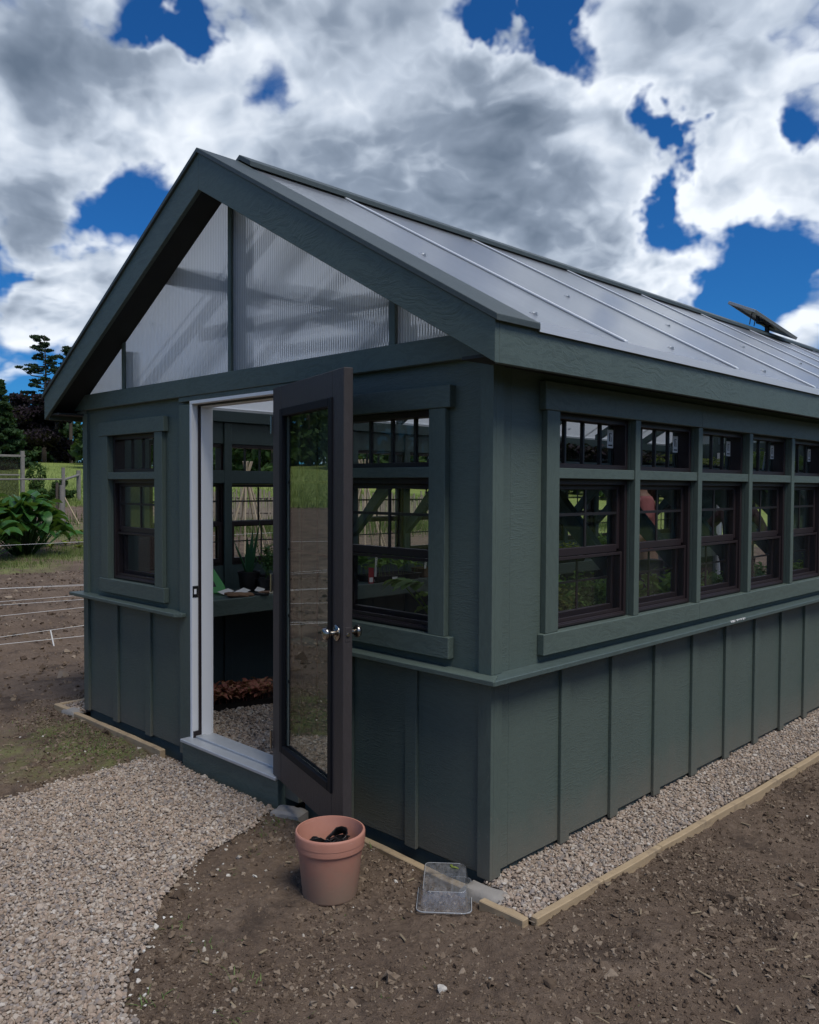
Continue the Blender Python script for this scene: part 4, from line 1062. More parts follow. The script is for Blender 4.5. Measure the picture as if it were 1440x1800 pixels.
gl = tag(empty('garden_glove', (-3.03, .86, BZ), R(65)), 'tan leather glove lying at the near end of the left bench', 'glove')
bm = bmesh.new(); vs_ = lathe(bm, [(0, .0), (.042, .0), (.055, .012), (.048, .026), (.02, .032), (0, .032)], 16, Matrix.Diagonal((1.5, 1.0, 1.0, 1)))
for k in range(4): tube(bm, [(.05, -.034 + .023 * k, .014), (.095, -.042 + .028 * k, .015), (.125 - .01 * abs(k - 1.5), -.044 + .030 * k, .010)], [.012, .0105, .006], 8)
tube(bm, [(.0, -.04, .014), (.035, -.075, .014), (.06, -.09, .010)], [.013, .011, .006], 8); obj('glove', bm, M_LEATH, gl, sm=60)
tb = tag(empty('glue_tube', (-2.975, 1.095, BZ + .013), R(60)), 'small cream tube with an orange cap on the left bench edge', 'tube')
bm = bmesh.new(); tube(bm, [(0, 0, 0), (.045, 0, 0)], .0125, 14); obj('tube', bm, simple('cream_plastic', (.50, .47, .36), .5), tb, sm=40)
bm = bmesh.new(); tube(bm, [(.0455, 0, 0), (.066, 0, 0), (.071, 0, 0)], [.0135, .0135, .010], 14); obj('cap', bm, simple('orange_plastic', (.62, .12, .02), .4), tb, sm=40)
for i, (x, y, rz) in enumerate(((-3.11, .93, .3), (-3.17, 1.0, 1.2), (-3.20, .87, .8), (-3.10, 1.10, 2.0))):
    o = obj('paper_label', boxes((-.03, .03, -.06, .06, 0, .001)), M_TAG, None); o.location = (x, y, BZ + .016 + i * .003); o.rotation_euler = (.12, .28, rz * .4)
    tag(o, ('white paper label under the grey trowel', 'white paper label toward the black pot', 'white paper label furthest back under the green scoop', 'white paper label beside the glue tube')[i], 'paper label', 'paper labels on the left bench')
# bright green scoop leaning on the bench
M_SCOOP = simple('green_plastic', (.09, .36, .10), .35, var=.06)
sc = tag(empty('hand_scoop', (-3.30, .80, BZ), R(62)), 'bright green plastic scoop leaning at the near end of the left bench', 'scoop')
bm = bmesh.new(); pro = [(-.09, .0), (.10, .0), (.115, .02), (.105, .06), (.03, .19), (-.02, .20), (-.09, .17)]
hole = [(-.03, .05), (.045, .05), (.03, .09), (-.02, .12)]
A = [bm.verts.new((x, -.012, z)) for x, z in pro]; bm.faces.new(A); ex = bmesh.ops.extrude_face_region(bm, geom=bm.faces[:]); bmesh.ops.translate(bm, verts=[v for v in ex['geom'] if isinstance(v, bmesh.types.BMVert)], vec=(0, .024, 0)); obj('scoop', bm, M_SCOOP, sc, .006)
bm = bmesh.new(); prism(bm, hole, 'y', -.0135, .0135); obj('grip_opening', bm, M_BLACK, sc); sc.rotation_euler = (R(-18), 0, R(62))
# maroon sack showing through the left front window
M_MAROON = simple('maroon_cloth', (.17, .018, .03), .8, var=.3, scale=12, bump=.5, bscale=30)
bg_ = tag(empty('cloth_bag', (-3.28, .36, BZ)), 'crumpled maroon cloth bag behind the small left window', 'bag'); bm = bmesh.new(); bmesh.ops.create_icosphere(bm, subdivisions=4, radius=1)
for v in bm.verts:
    n_ = .22 * math.sin(v.co.x * 5 + 1) * math.cos(v.co.y * 6) + .12 * math.sin(v.co.z * 9 + v.co.x * 7); v.co = Vector((v.co.x * .10 * (1 + n_), v.co.y * .20 * (1 + n_), max(-.06, v.co.z * .085 * (1 + n_) + (.05 if v.co.y < -.2 else 0)) + .062))
obj('cloth', bm, M_MAROON, bg_, sm=60)
# things further along the left bench, seen through the right front window
tray((-3.09, 2.42, BZ), .27, .52, 'black tray of broad leaved seedlings with a white sticker on the left bench', 'trays on the left bench', F_GREEN, 26, .16, .05, seed=11)
st_ = obj('paper_label', boxes((-.0, .001, -.03, .03, .012, .042)), M_TAG, None); st_.location = (-2.952, 2.36, BZ); tag(st_, 'small white label stuck on the front of a black tray', 'paper label')
for i, (x, y) in enumerate(((-3.03, 2.80), (-3.03, 2.885), (-3.12, 2.80), (-3.12, 2.885), (-3.03, 2.97))):
    t = tag(empty('peat_pot', (x, y, BZ)), 'brown square peat pot in the little cluster on the left bench', 'peat pot', 'peat pots on the left bench'); bm = bmesh.new(); box(bm, -.038, .038, -.038, .038, 0, .08)
    for v in bm.verts:
        if v.co.z < .01: v.co.x *= .78; v.co.y *= .78
    bmesh.ops.delete(bm, geom=[f for f in bm.faces if f.calc_center_median().z > .079], context='FACES'); o = obj('pot', bm, M_PEAT, t); o.modifiers.new('thick', 'SOLIDIFY').thickness = .004; obj('soil', boxes((-.033, .033, -.033, .033, .045, .066)), M_SOILP, t)
plant_tag((-3.02, 2.80, BZ + .08), 'white plant tag standing in the nearest peat pot', .12, 1.2); plant_tag((-3.02, 2.90, BZ + .08), 'white plant tag standing in the second peat pot', .12, 1.35, .04)
plant_tag((-3.0, 2.18, BZ + .03), 'tall white plant tag beside the red seed packet', .20, 1.2, .05)
sp_ = tag(empty('seed_packet', (-2.985, 2.12, BZ), R(70)), 'red and white seed packet standing at the end of a black tray', 'seed packet'); obj('packet', boxes((-.022, .022, -.002, .002, .0, .13)), simple('red_print', (.32, .03, .035), .6), sp_); obj('picture', boxes((-.016, .016, -.0030, -.0022, .012, .05)), M_TAG, sp_)
for i, (y, m, h, lwd) in enumerate(((3.4, F_GREEN, .22, .035), (4.1, F_DARK, .2, .03), (5.0, F_YEL, .18, .03), (5.9, F_GREEN, .25, .04))):
    tray((-3.10, y, BZ), .28, .55, ('black tray of mid green plants past the peat pots', 'black tray of dark green plants halfway down the left bench', 'black tray of yellowish plants further down the left bench', 'black tray of tall green plants near the far end of the left bench')[i], 'trays on the left bench', m, 34, h, lwd, seed=20 + i)
# red lettuce tray on the gravel floor by the door
tray((-2.96, .78, -.006), .30, .56, 'black tray of red and green lettuce on the gravel floor inside the doorway', 'lettuce trays', F_RED, 240, .085, .034, rz=R(-14), shape='round', seed=31)
# squash plant in the near right corner
def squash(loc, label, leaves, seed, mat=F_GREEN, pr=.09, ph=.13, cat='squash plant'):
    t = pot(loc, pr, ph, label, None, None, cat, 'squash_plant'); q = random.Random(seed); lv = Leaves()
    for (a, r, h, L) in leaves:
        top = np.array((r * math.cos(a), r * math.sin(a), ph + h)); lv.stalk((0, 0, ph - .02), top, .004); lv.stalk(top * .5 + np.array((0, 0, .06)), top, .003)
        for da, k in ((-.95, .62), (-.45, .9), (0, 1), (.45, .9), (.95, .62)): lv.add(top - .25 * L * np.array((math.cos(a), math.sin(a), 0)), a + da, q.uniform(.05, .25), L * k, L * .55, 1.0, 4, .12, 'round')
    lv.build('leaves', mat, t); return t
squash((-.66, .42, .752), 'broad leaved squash plant in the near right corner behind the front window', [(3.4, .22, .19, .15), (2.6, .20, .12, .13), (4.4, .16, .20, .14), (1.2, .10, .22, .14), (5.6, .12, .12, .12), (3.0, .10, .06, .11), (2.2, .13, .24, .12), (0.2, .14, .16, .13)], 7)
plant_tag((-.55, .46, .93), 'white plant tag tucked in the squash plant', .06, .9, .5)
squash((-.40, .80, .752), 'squash plant with two wide leaves low in the first long-wall window', [(1.6, .16, .16, .15), (3.4, .15, .19, .15), (0.4, .13, .12, .12), (5, .12, .17, .13)], 8)
# right bench and high shelf along the long wall
RB = .752
spec = [(.62, F_YEL, .30, .020, 'feathery yellow-green seedlings', 150), (1.10, F_GREEN, .34, .022, 'tall feathery green seedlings', 150), (1.62, F_GREEN, .24, .040, 'broad green bean seedlings', 60), (2.15, F_GREEN, .26, .042, 'glossy pepper plants', 60), (2.75, F_DARK, .20, .032, 'dark bluish brassica seedlings', 60), (3.35, F_DARK, .22, .036, 'grey-green cabbage seedlings', 60), (3.95, F_GREEN, .20, .034, 'pale green seedlings', 60), (4.6, F_GREEN, .24, .034, 'mixed green seedlings', 60), (5.3, F_DARK, .24, .034, 'dense dark seedlings', 60)]
for i, (y, m, h, lwd, what, n) in enumerate(spec):
    tray((-.31, y, RB), .28, .50, 'black tray of %s on the bench behind the long-wall windows' % what, 'trays on the right bench', m, n, h, lwd, seed=40 + i)
tray((-.66, 1.75, RB), .20, .50, 'second black tray of green plants behind the bean seedlings', 'trays on the right bench', F_GREEN, 60, .22, .034, seed=60)
o = obj('seed_board', boxes((-.10, .10, -.14, .14, 0, .012)), M_TAG, None, .003); o.location = (-.36, .30, RB); o.rotation_euler = (0, .05, .3); tag(o, 'pale flat board lying low in the first long-wall window', 'board')
SH = 1.627
sspec = [(.92, F_PURP, .085, .026, 'purple basil seedlings', 190), (1.52, F_PURP, .075, .026, 'wine-dark lettuce seedlings', 170), (2.12, F_YEL, .075, .022, 'golden seedlings', 70), (2.72, F_YEL, .07, .022, 'speckled yellow seedlings', 70), (3.4, F_GREEN, .16, .020, 'wispy green seedlings', 110), (4.1, F_GREEN, .14, .02, 'small green seedlings', 90)]
for i, (y, m, h, lwd, what, n) in enumerate(sspec):
    tray((-.34, y, SH), .28, .54, 'black tray of %s on the high shelf' % what, 'trays on the high shelf', m, n, h, lwd, seed=70 + i, tray_h=.05, up=(.2, 1.0))
plant_tag((-.195, .565, SH + .03), 'white plant tag leaning at the near end of the high shelf', .13, R(80), -.35)
plant_tag((-.20, 1.79, SH + .04), 'white plant tag between the purple and golden trays', .12, R(80), .05)
plant_tag((-.20, 3.10, SH + .04), 'white plant tag before the wispy seedlings on the high shelf', .12, R(80), .1)
tray((-W_ + .37, 2.9, SH), .28, .54, 'empty looking black tray on the left high shelf', 'trays on the high shelf', F_DARK, 12, .05, .02, seed=90)

# ------------------------------------------------------------------ things in front of the greenhouse
# terracotta coloured plastic pot
PX, PY = -.442, -.450; PZ = hz(PX, PY) - .006
tp = tag(empty('flower_pot', (PX, PY, PZ), .4), 'dusty terracotta coloured plastic pot standing on the soil before the open door', 'flower pot')
bm = bmesh.new(); lathe(bm, [(0, 0), (.108, 0), (.114, .004), (.117, .012), (.137, .205), (.1382, .212), (.1384, .277), (.1370, .2795), (.1352, .272), (.112, .018), (0, .016)], 64); obj('pot_body', bm, M_TERRA, tp, sm=45)
bm = bmesh.new(); lathe(bm, [(.1385, .2125), (.1455, .2135), (.1462, .219), (.1466, .238), (.1480, .2392), (.1492, .272), (.1478, .279), (.1440, .282), (.1400, .2815), (.1388, .276), (.1387, .213)], 64, None, True); obj('pot_rim', bm, M_TERRA, tp, sm=45)
tp.scale = (.925, .925, .925)
bp = tag(empty('black_pots', (PX + .0, PY + .0, PZ + .018), 1.1), 'torn black plastic seedling pots dropped inside the terracotta pot', 'plastic pots')
q = random.Random(6)
for k in range(5):
    bm = bmesh.new(); M_ = Matrix.Translation((q.uniform(-.06, .06), q.uniform(-.06, .06), .165 + .008 * k)) @ Euler((q.uniform(-.6, .6), q.uniform(-.5, .5), q.uniform(0, 6))).to_matrix().to_4x4()
    vs_ = lathe(bm, [(.022, -.03), (.030, .03), (.033, .031)], 14, None)
    for v in vs_: v.co.x *= 1.7 + .4 * math.sin(v.co.y * 90); v.co.y *= .9; v.co.z *= .35 + .3 * math.sin(v.co.x * 70)
    bmesh.ops.transform(bm, matrix=M_, verts=bm.verts); o = obj('torn_pot', bm, M_BLACK, bp, sm=50); o.modifiers.new('thick', 'SOLIDIFY').thickness = .0015
bm = bmesh.new(); rows = []
for i in range(9):
    rows.append([bm.verts.new((-.075 + .15 * i / 8, (-.03 + .02 * j) * (1 + .2 * math.sin(i)),  .196 + .012 * math.sin(i * 1.7 + j) - .02 * abs(j - 1.5))) for j in range(4)])
for a_, b_ in zip(rows, rows[1:]):
    for j in range(3): bm.faces.new((a_[j], a_[j + 1], b_[j + 1], b_[j]))
o = obj('plastic_scrap', bm, M_BLACK, bp, sm=50); o.modifiers.new('thick', 'SOLIDIFY').thickness = .001
obj('plastic_scrap', boxes((-.085, .085, -.08, .08, .15, .165)), M_BLACK, bp, .01)

# clear clamshell
CXp, CYp = -.10, -.155
cs = tag(empty('plastic_clamshell', (CXp, CYp, hz(CXp, CYp) + .004), R(41)), 'clear plastic clamshell lid lying upside down on the soil by the corner', 'plastic box')
def rrect(w, l, r, n=5):
    P = []
    for cx_, cy_, a0 in ((w / 2 - r, l / 2 - r, 0), (-w / 2 + r, l / 2 - r, 90), (-w / 2 + r, -l / 2 + r, 180), (w / 2 - r, -l / 2 + r, 270)):
        for k in range(n + 1): a_ = R(a0 + 90 * k / n); P.append((cx_ + r * math.cos(a_), cy_ + r * math.sin(a_)))
    return P
bm = bmesh.new(); levels = [(rrect(.212, .30, .03), .0), (rrect(.200, .288, .026), .0005), (rrect(.197, .285, .025), .008), (rrect(.190, .278, .024), .009), (rrect(.168, .250, .022), .066), (rrect(.158, .242, .02), .071)]
rings = [[bm.verts.new((x, y, z)) for x, y in P] for P, z in levels]
for A_, B_ in zip(rings, rings[1:]):
    for i in range(len(A_)): bm.faces.new((A_[i], A_[(i + 1) % len(A_)], B_[(i + 1) % len(B_)], B_[i]))
bm.faces.new(rings[-1]); o = obj('lid', bm, M_CLEAR, cs, sm=30)
bm = bmesh.new(); ring = [(x, y, .0035) for x, y in rrect(.208, .296, .03)]; tube(bm, ring + [ring[0]], .0022, 6, False); obj('lid_lip', bm, M_CLEARE, cs, sm=60)
ring = [(x, y, .0705) for x, y in rrect(.160, .244, .02)]
for seg_ in (ring[5:13], ring[17:25]):
    bm = bmesh.new(); tube(bm, seg_, .0012, 5); obj('lid_crease', bm, M_CLEARE, cs, sm=60)
bm = bmesh.new(); box(bm, -.03, .03, .156, .175, .001, .004); obj('lid_tab', bm, M_CLEAR, cs)
lf = Leaves(); lf.add((0, 0, 0), .5, .1, .035, .014, .5, 4, .2); lf.add((.005, .004, .001), 2.6, .1, .028, .012, .4, 4, .2); o = lf.build('fallen_leaf', F_YEL); o.location = (CXp - .035, CYp + .075, hz(CXp, CYp) + .077); tag(o, 'small yellow-green leaf lying on the clear lid', 'leaf')

# timber edging round the gravel strip
def edging(p0, p1, w, z0, z1, label, bow=.003, jag=.0):
    v = Vector((p1[0] - p0[0], p1[1] - p0[1], 0)); L = v.length; n = max(3, int(L / .12)); bm = bmesh.new(); rows = []
    for i in range(n + 1):
        s = L * i / n; e1 = bow * math.sin(i * 1.3 + p0[0] * 9); e2 = random.uniform(-jag, jag)
        rows.append([bm.verts.new(c) for c in ((s, -w / 2 + e1, z0), (s, w / 2 + e1, z0), (s, w / 2 + e1 * .5 + e2, z1 + e2), (s, -w / 2 + e1 + e2, z1 - abs(e2)))])
    for a_, b_ in zip(rows, rows[1:]):
        for k in range(4): bm.faces.new((a_[k], a_[(k + 1) % 4], b_[(k + 1) % 4], b_[k]))
    bm.faces.new(rows[0]); bm.faces.new(rows[-1][::-1])
    o = obj('edging_board', bm, M_EDGE, None, .0035); o.location = (p0[0], p0[1], 0); o.rotation_euler = (0, 0, math.atan2(v.y, v.x)); return tag(o, label, 'edging board', 'timber edging boards')
ZT_ = -.024
edging((.283, -.092), (.290, .345), .032, -.13, ZT_, 'edging board nearest the front corner along the long gravel strip')
edging((.291, .3485), (.300, .80), .032, -.13, ZT_ - .002, 'second edging board from the front corner along the long strip')
edging((.300, .8035), (.318, 1.62), .032, -.13, ZT_ - .001, 'third edging board from the front corner along the long strip')
edging((.3185, 1.6235), (.327, 2.30), .032, -.13, ZT_ - .003, 'fourth edging board from the front corner along the long strip')
edging((.329, 2.3035), (.345, 4.7), .032, -.13, ZT_, 'farthest visible edging board along the long strip')
edging((.052, -.112), (.2665, -.118), .034, -.13, ZT_ - .004, 'short stained edging board closing the gravel strip at the front corner', .002, .003)
edging((-.95, -.045), (-.04, -.075), .036, -.14, -.034, 'half buried edging board under the front wall beside the pot', .002, .002)
edging((-3.70, -.062), (-2.46, -.05), .036, -.14, -.032, 'half buried edging board under the left front wall', .002, .002)
edging((-3.925, -.075), (-3.735, -.066), .040, -.13, -.022, 'short edging board at the far left corner')
edging((-3.915, -.052), (-3.915, 1.4), .036, -.13, -.022, 'edging board running back from the far left corner')
def block(loc, dims, rz, label):
    bm = bmesh.new(); bmesh.ops.create_grid(bm, x_segments=8, y_segments=8, size=.5); vs_ = bm.verts[:]
    for v in vs_:
        e = max(abs(v.co.x), abs(v.co.y)) * 2; n_ = float(vnoise(np.array([v.co.x * 6 + loc[0] * 9]), np.array([v.co.y * 6]), 5)[0])
        v.co = Vector((v.co.x * dims[0] * (1 + .10 * n_), v.co.y * dims[1] * (1 + .10 * n_), dims[2] * (1 - .35 * max(0, e - .7) / .3) + .010 * n_))
    bnd = [e for e in bm.edges if e.is_boundary]; ex = bmesh.ops.extrude_edge_only(bm, edges=bnd); bmesh.ops.translate(bm, verts=[g for g in ex['geom'] if isinstance(g, bmesh.types.BMVert)], vec=(0, 0, -dims[2] - .03))
    o = obj('concrete_block', bm, M_CONC, None, sm=40); o.location = loc; o.rotation_euler = (0, 0, rz); return tag(o, label, 'concrete block')
block((.028, -.058, -.075), (.21, .088, .054), .10, 'pale concrete footing showing at the near corner post')
block((-1.195, -.075, hz(-1.3, -.12) - .005), (.16, .10, .036), .35, 'pale concrete block under the open door beside the path')
block((-3.70, -.055, -.075), (.16, .085, .052), .05, 'pale concrete footing at the far left corner')

# weeds and dry straw on the soil
wd = Leaves(); q = random.Random(12)
def tuft(x, y, n, h, w=.004, sp=.03):
    for i in range(n):
        a = q.uniform(0, 6.28); xx, yy = x + q.gauss(0, sp), y + q.gauss(0, sp); wd.add((xx, yy, hz(xx, yy) - .004), a, q.uniform(.3, 1.35), h * q.uniform(.4, 1.2), w * q.uniform(.6, 1.5), q.uniform(.3, 1.4), 3, .1, 'blade')
for (x, y, n, h) in ((-1.16, -.20, 26, .045), (-1.12, -.13, 18, .04), (-1.08, -.28, 16, .04), (-.21, -1.02, 16, .05), (-.05, -1.17, 10, .06), (.10, -1.05, 8, .04), (-.78, -.30, 14, .035), (-.62, -.12, 16, .04), (-.85, -.62, 12, .03), (-.30, -1.30, 14, .05), (-.46, -.98, 8, .035), (-.95, -.45, 10, .03), (.42, 1.6, 8, .02), (-.62, -1.02, 12, .04)): tuft(x, y, n, h)
for i in range(420):
    x = q.gauss(-2.95, .36); y = q.gauss(-.24, .17)
    if y < -.10 and not inside(PATH_POLY, np.array(x), np.array(y)): tuft(x, y, 5, .028, .004, .035)
for i in range(70):
    x, y = q.uniform(-1.2, 1.3), q.uniform(-1.6, -.15)
    if not inside(PATH_POLY, np.array(x), np.array(y)): tuft(x, y, q.choice((1, 2, 3)), .022, .003, .02)
tag(wd.build('weeds', foliage('weed_green', (.08, .15, .035), (.16, .23, .07), (.27, .26, .12), 8)), 'thin green weeds scattered over the bare soil', 'weeds', kind='stuff')
sw = bmesh.new()
for i in range(520):
    x, y = q.uniform(-3.4, 1.5), q.uniform(-1.8, 3.0)
    if inside(PATH_POLY, np.array(x), np.array(y)) or (-W_ - .3 < x < .31 and y > -.1): continue
    L = q.uniform(.012, .05); w_ = q.uniform(.0012, .004); box(sw, -L / 2, L / 2, -w_, w_, 0, w_, Matrix.Translation((x, y, hz(x, y) + .004)) @ Euler((q.uniform(-.3, .3), q.uniform(-.25, .25), q.uniform(0, 6.3))).to_matrix().to_4x4())
tag(obj('straw_bits', sw, simple('dry_straw', (.25, .195, .125), .9, var=.4, scale=3)), 'dry straw and bark chips littering the soil', 'straw', kind='stuff')

# ------------------------------------------------------------------ solar panel on the ridge
PC = Vector((-1.803, 7.02, 3.43)); av = Vector((.140, .832, -.208)); cv = Vector((.340, -.093, -.159)); nv = cv.cross(av).normalized()
SP = tag(empty('solar_panel', PC), 'small tilted solar panel on a black bracket at the roof ridge', 'solar panel')
Mt = Matrix((( cv.normalized().x, av.normalized().x, nv.x, 0), (cv.normalized().y, av.normalized().y, nv.y, 0), (cv.normalized().z, av.normalized().z, nv.z, 0), (0, 0, 0, 1)))
bm = bmesh.new(); hw, hl = cv.length / 2, av.length / 2
for b_ in ((-hw, -hw + .02, -hl, hl, -.016, .016), (hw - .02, hw, -hl, hl, -.016, .016), (-hw + .0202, hw - .0202, -hl, -hl + .02, -.016, .016), (-hw + .0202, hw - .0202, hl - .02, hl, -.016, .016)): box(bm, *b_, Mt)
obj('panel_frame', bm, simple('panel_frame', (.36, .37, .36), .45, .5, var=.05), SP, .002)
bm = bmesh.new(); box(bm, -hw + .0203, hw - .0203, -hl + .0203, hl - .0203, .006, .009, Mt); obj('back_sheet', bm, simple('panel_back', (.50, .51, .51), .55, var=.06), SP)
bm = bmesh.new(); box(bm, -hw + .0203, hw - .0203, -hl + .0203, hl - .0203, .0095, .0125, Mt); obj('cells', bm, simple('solar_cells', (.012, .016, .04), .15), SP)
bm = bmesh.new(); box(bm, -.05, .05, -.06, .06, -.022, .0055, Mt); obj('junction_box', bm, M_BLACK, SP)
zb = zr(XC) + .062 - PC.z
bm = bmesh.new(); box(bm, -.015, .015, -.16, -.125, zb + .075, .045); box(bm, -.015, .015, -.16, .36, zb + .05, zb + .0745); box(bm, -.02, .02, .10, .135, zb - .03, zb + .0495); obj('bracket', bm, M_BLACKM, SP)
for dy in (0, .12):
    bm = bmesh.new(); tube(bm, [(.0, -.10 - dy, .02 + dy * .3), (.01, -.20 - dy, .0 + dy * .35), (.02, -.27 - dy, zb * .45), (.02, -.29 - dy, zb + .0)], .006, 6); obj('cable', bm, M_BLACK, SP)

# ------------------------------------------------------------------ kitchen garden to the left and behind
NR = np.random.default_rng(77)
def ghz(x, y): return float(height(np.array([x]), np.array([y]), True)[0])
def rhubarb(loc, n, hgt, L, label, seed):
    t = tag(empty('rhubarb_plant', (loc[0], loc[1], ghz(*loc))), label, 'leafy plant', 'large leafy plants in the garden'); q = random.Random(seed); lv = Leaves()
    for i in range(n):
        a = q.uniform(0, 6.28); r = q.uniform(.05, .95) ** .7; h = hgt * (1 - .55 * r ** 2) * q.uniform(.55, 1.0); p = np.array((r * .80 * math.cos(a), r * .80 * math.sin(a), h))
        lv.stalk((p[0] * .25, p[1] * .25, 0), p, .012)
        ll = L * q.uniform(.6, 1.2)
        lv.add(p - np.array((math.cos(a), math.sin(a), 0)) * .1, a + q.uniform(-.5, .5), q.uniform(.1, 1.0), ll, ll * q.uniform(.42, .6), q.uniform(.8, 2.0), 6, .22, 'oval', q.uniform(-.5, .5))
    o = lv.build('leaves', F_RHUB, t, ); o.data.polygons.foreach_set('use_smooth', [True] * len(o.data.polygons)); return t
rhubarb((-17.2, 4.75), 150, 1.36, .55, 'largest dark green leafy clump standing in the middle of the turned beds', 1)
rhubarb((-16.3, 3.4), 90, 1.0, .5, 'leafy clump toward the open ground beside the largest one', 2)
rhubarb((-18.7, 5.7), 36, .55, .45, 'low leafy clump on the greenhouse side of the largest one', 3)
# grass blades round the clumps and along the strip beyond the beds
def blades(name, pts, h, w, mat, label, cat='grass'):
    n = len(pts); az = NR.uniform(0, 6.28, n); ln = NR.normal(.25, .3, n); hh = h * NR.uniform(.5, 1.3, n)
    s = np.stack([-np.sin(az), np.cos(az), np.zeros(n)], -1) * w / 2; dd = np.stack([np.cos(az) * np.sin(ln), np.sin(az) * np.sin(ln), np.cos(ln)], -1) * hh[:, None]
    V = np.stack([pts - s, pts + s, pts + dd], 1).reshape(-1, 3); F = np.arange(3 * n).reshape(-1, 3)
    return tag(mesh_np(name, V, F, mat), label, cat, kind='stuff')
G_GR = foliage('grass_blade', (.075, .125, .025), (.13, .19, .045), (.24, .25, .10), .8)
P = []
for (cx_, cy_, rx, ry, n) in ((-15.4, 3.3, 0.9, 1.1, 1400), (-16.4, 5.0, 0.9, 1.1, 1300), (-17.3, 6.3, 1.2, .9, 2600), (-20.8, 7.4, 1.2, 1.0, 1800)):
    x = NR.normal(cx_, rx * .6, n); y = NR.normal(cy_, ry * .6, n); P.append(np.stack([x, y, height(x, y) - .01], -1))
blades('grass', np.concatenate(P), .11, .012, foliage('dry_grass', (.10, .15, .04), (.16, .21, .06), (.24, .22, .12), .9), 'ragged grass growing round the leafy clumps and posts')
x = -29.6 - NR.exponential(11, 76000); y = NR.uniform(-26, 40, 76000); blades('meadow_grass', np.stack([x, y, height(x, y) - .02], -1), .22, .03, foliage('meadow_blade', (.14, .20, .045), (.22, .26, .08), (.31, .32, .14), .15), 'tall meadow grass on the field beyond the fence')
x = NR.uniform(5.8, 16, 26000); y = NR.uniform(-4, 22, 26000); blades('lawn_grass', np.stack([x, y, height(x, y) - .01], -1), .09, .012, foliage('lawn_blade', (.04, .075, .018), (.07, .11, .03), None, .8), 'rough lawn grass beyond the soil on the open side')
# strings over the beds
def string(x0, y0, x1, y1, z, label):
    t = tag(empty('garden_string', ((x0 + x1) / 2, (y0 + y1) / 2, z)), label, 'string', 'white strings over the garden beds'); mx, my = (x0 + x1) / 2, (y0 + y1) / 2
    bm = bmesh.new(); n = 14; tube(bm, [(x0 - mx + (x1 - x0) * i / n, y0 - my + (y1 - y0) * i / n, -.02 * math.sin(math.pi * i / n)) for i in range(n + 1)], .0026, 5); obj('cord', bm, M_STRING, t)
    for (x, y) in ((x0, y0), (x1, y1)):
        bm = bmesh.new(); zg = ghz(x, y) - z; tube(bm, [(x - mx, y - my, zg - .05), (x - mx, y - my + .02, .06)], .010, 6); obj('stake', bm, M_STAKE, t)
for (x0, x1, z, lb) in ((-6.45, -6.80, -.05, 'white string over the soil nearest the greenhouse'), (-7.55, -7.2, -.05, 'second white string out from the greenhouse wall'), (-8.58, -8.64, -.05, 'third white string out from the greenhouse wall'),
                        (-10.7, -10.45, -.05, 'fourth white string, the nearer line of the middle pair'), (-11.1, -10.55, -.05, 'fifth white string, the farther line of the middle pair'), (-14.1, -13.2, -.05, 'sixth white string, the nearer line of the outer pair'), (-14.9, -13.7, -.05, 'seventh white string, the farther line of the outer pair'), (-13.0, -13.0, .52, 'raised white string crossing in front of the leafy clumps')):
    string(x0, -5.5, x1 if abs(x1 - x0) < .01 else x0 + (x1 - x0) * 5, 8.5, z, lb)
def tilted_post(name, loc, h, r, tilt, label, cat, mat, group=None, seg=8):
    bm = bmesh.new(); tube(bm, [(0, 0, -.15), (0, 0, h * .5), (0, 0, h)], [r, r, r * .95], seg); o = obj(name, bm, mat, None, sm=50); o.location = (loc[0], loc[1], ghz(*loc)); o.rotation_euler = tilt; return tag(o, label, cat, group)
o = tilted_post('marker_stake', (-6.85, 1.12), .17, .008, (.1, -.25, 0), 'short white marker stake beside the nearest string', 'stake', M_TAG)
# wooden deer fence with dark netting and posts
M_NET, t_, o_ = material('dark_netting'); tr = t_.new('ShaderNodeBsdfTransparent'); df = t_.new('ShaderNodeBsdfDiffuse'); t_.put(df.inputs[0], (.028, .026, .022)); mx = t_.new('ShaderNodeMixShader'); mx.inputs[0].default_value = .45
t_.l.new(tr.outputs[0], mx.inputs[1]); t_.l.new(df.outputs[0], mx.inputs[2]); t_.l.new(mx.outputs[0], o_.inputs[0])
df_ = tag(empty('deer_fence', (-33.2, 10.8, ghz(-33.2, 10.8))), 'tall grey timber fence section filled with dark netting beyond the leafy clumps', 'fence')
def fpart(nm, a, b, s, mat):
    bm = bmesh.new(); v = Vector(b) - Vector(a); L = v.length; box(bm, -s / 2, s / 2, -s / 2, s / 2, 0, L, Matrix.Translation(a) @ v.to_track_quat('Z', 'Y').to_matrix().to_4x4()); return obj(nm, bm, mat, df_, .01)
fpart('post', (0, 0, -.2), (0, 0, 2.02), .14, M_GREYWOOD); fpart('post', (-1.0, -3.4, -.2), (-1.0, -3.4, 2.0), .13, M_GREYWOOD); fpart('post', (-2.0, -6.8, -.2), (-2.0, -6.8, 2.0), .13, M_GREYWOOD)
fpart('rail', (.04, .10, 1.82), (-2.0, -6.8, 1.84), .09, M_GREYWOOD); fpart('rail', (-.03, -.1, 1.05), (-2.0, -6.8, 1.06), .06, M_GREYWOOD)
bm = bmesh.new(); prism(bm, [(-.09, -.12), (-2.06, -6.8), (-2.05, -6.803), (-.08, -.123)], 'z', .12, 1.76); obj('netting', bm, M_NET, df_)
tilted_post('fence_post', (-23.77, 8.41), 1.22, .085, (0, 0, 0), 'weathered grey fence post with a pale stake leaning on it', 'post', M_GREYWOOD, 'fence posts in the garden')
tilted_post('fence_post', (-23.95, 8.32), 1.28, .05, (0, .02, 0), 'thin dark post standing against the weathered grey post', 'post', M_BARK, 'fence posts in the garden')
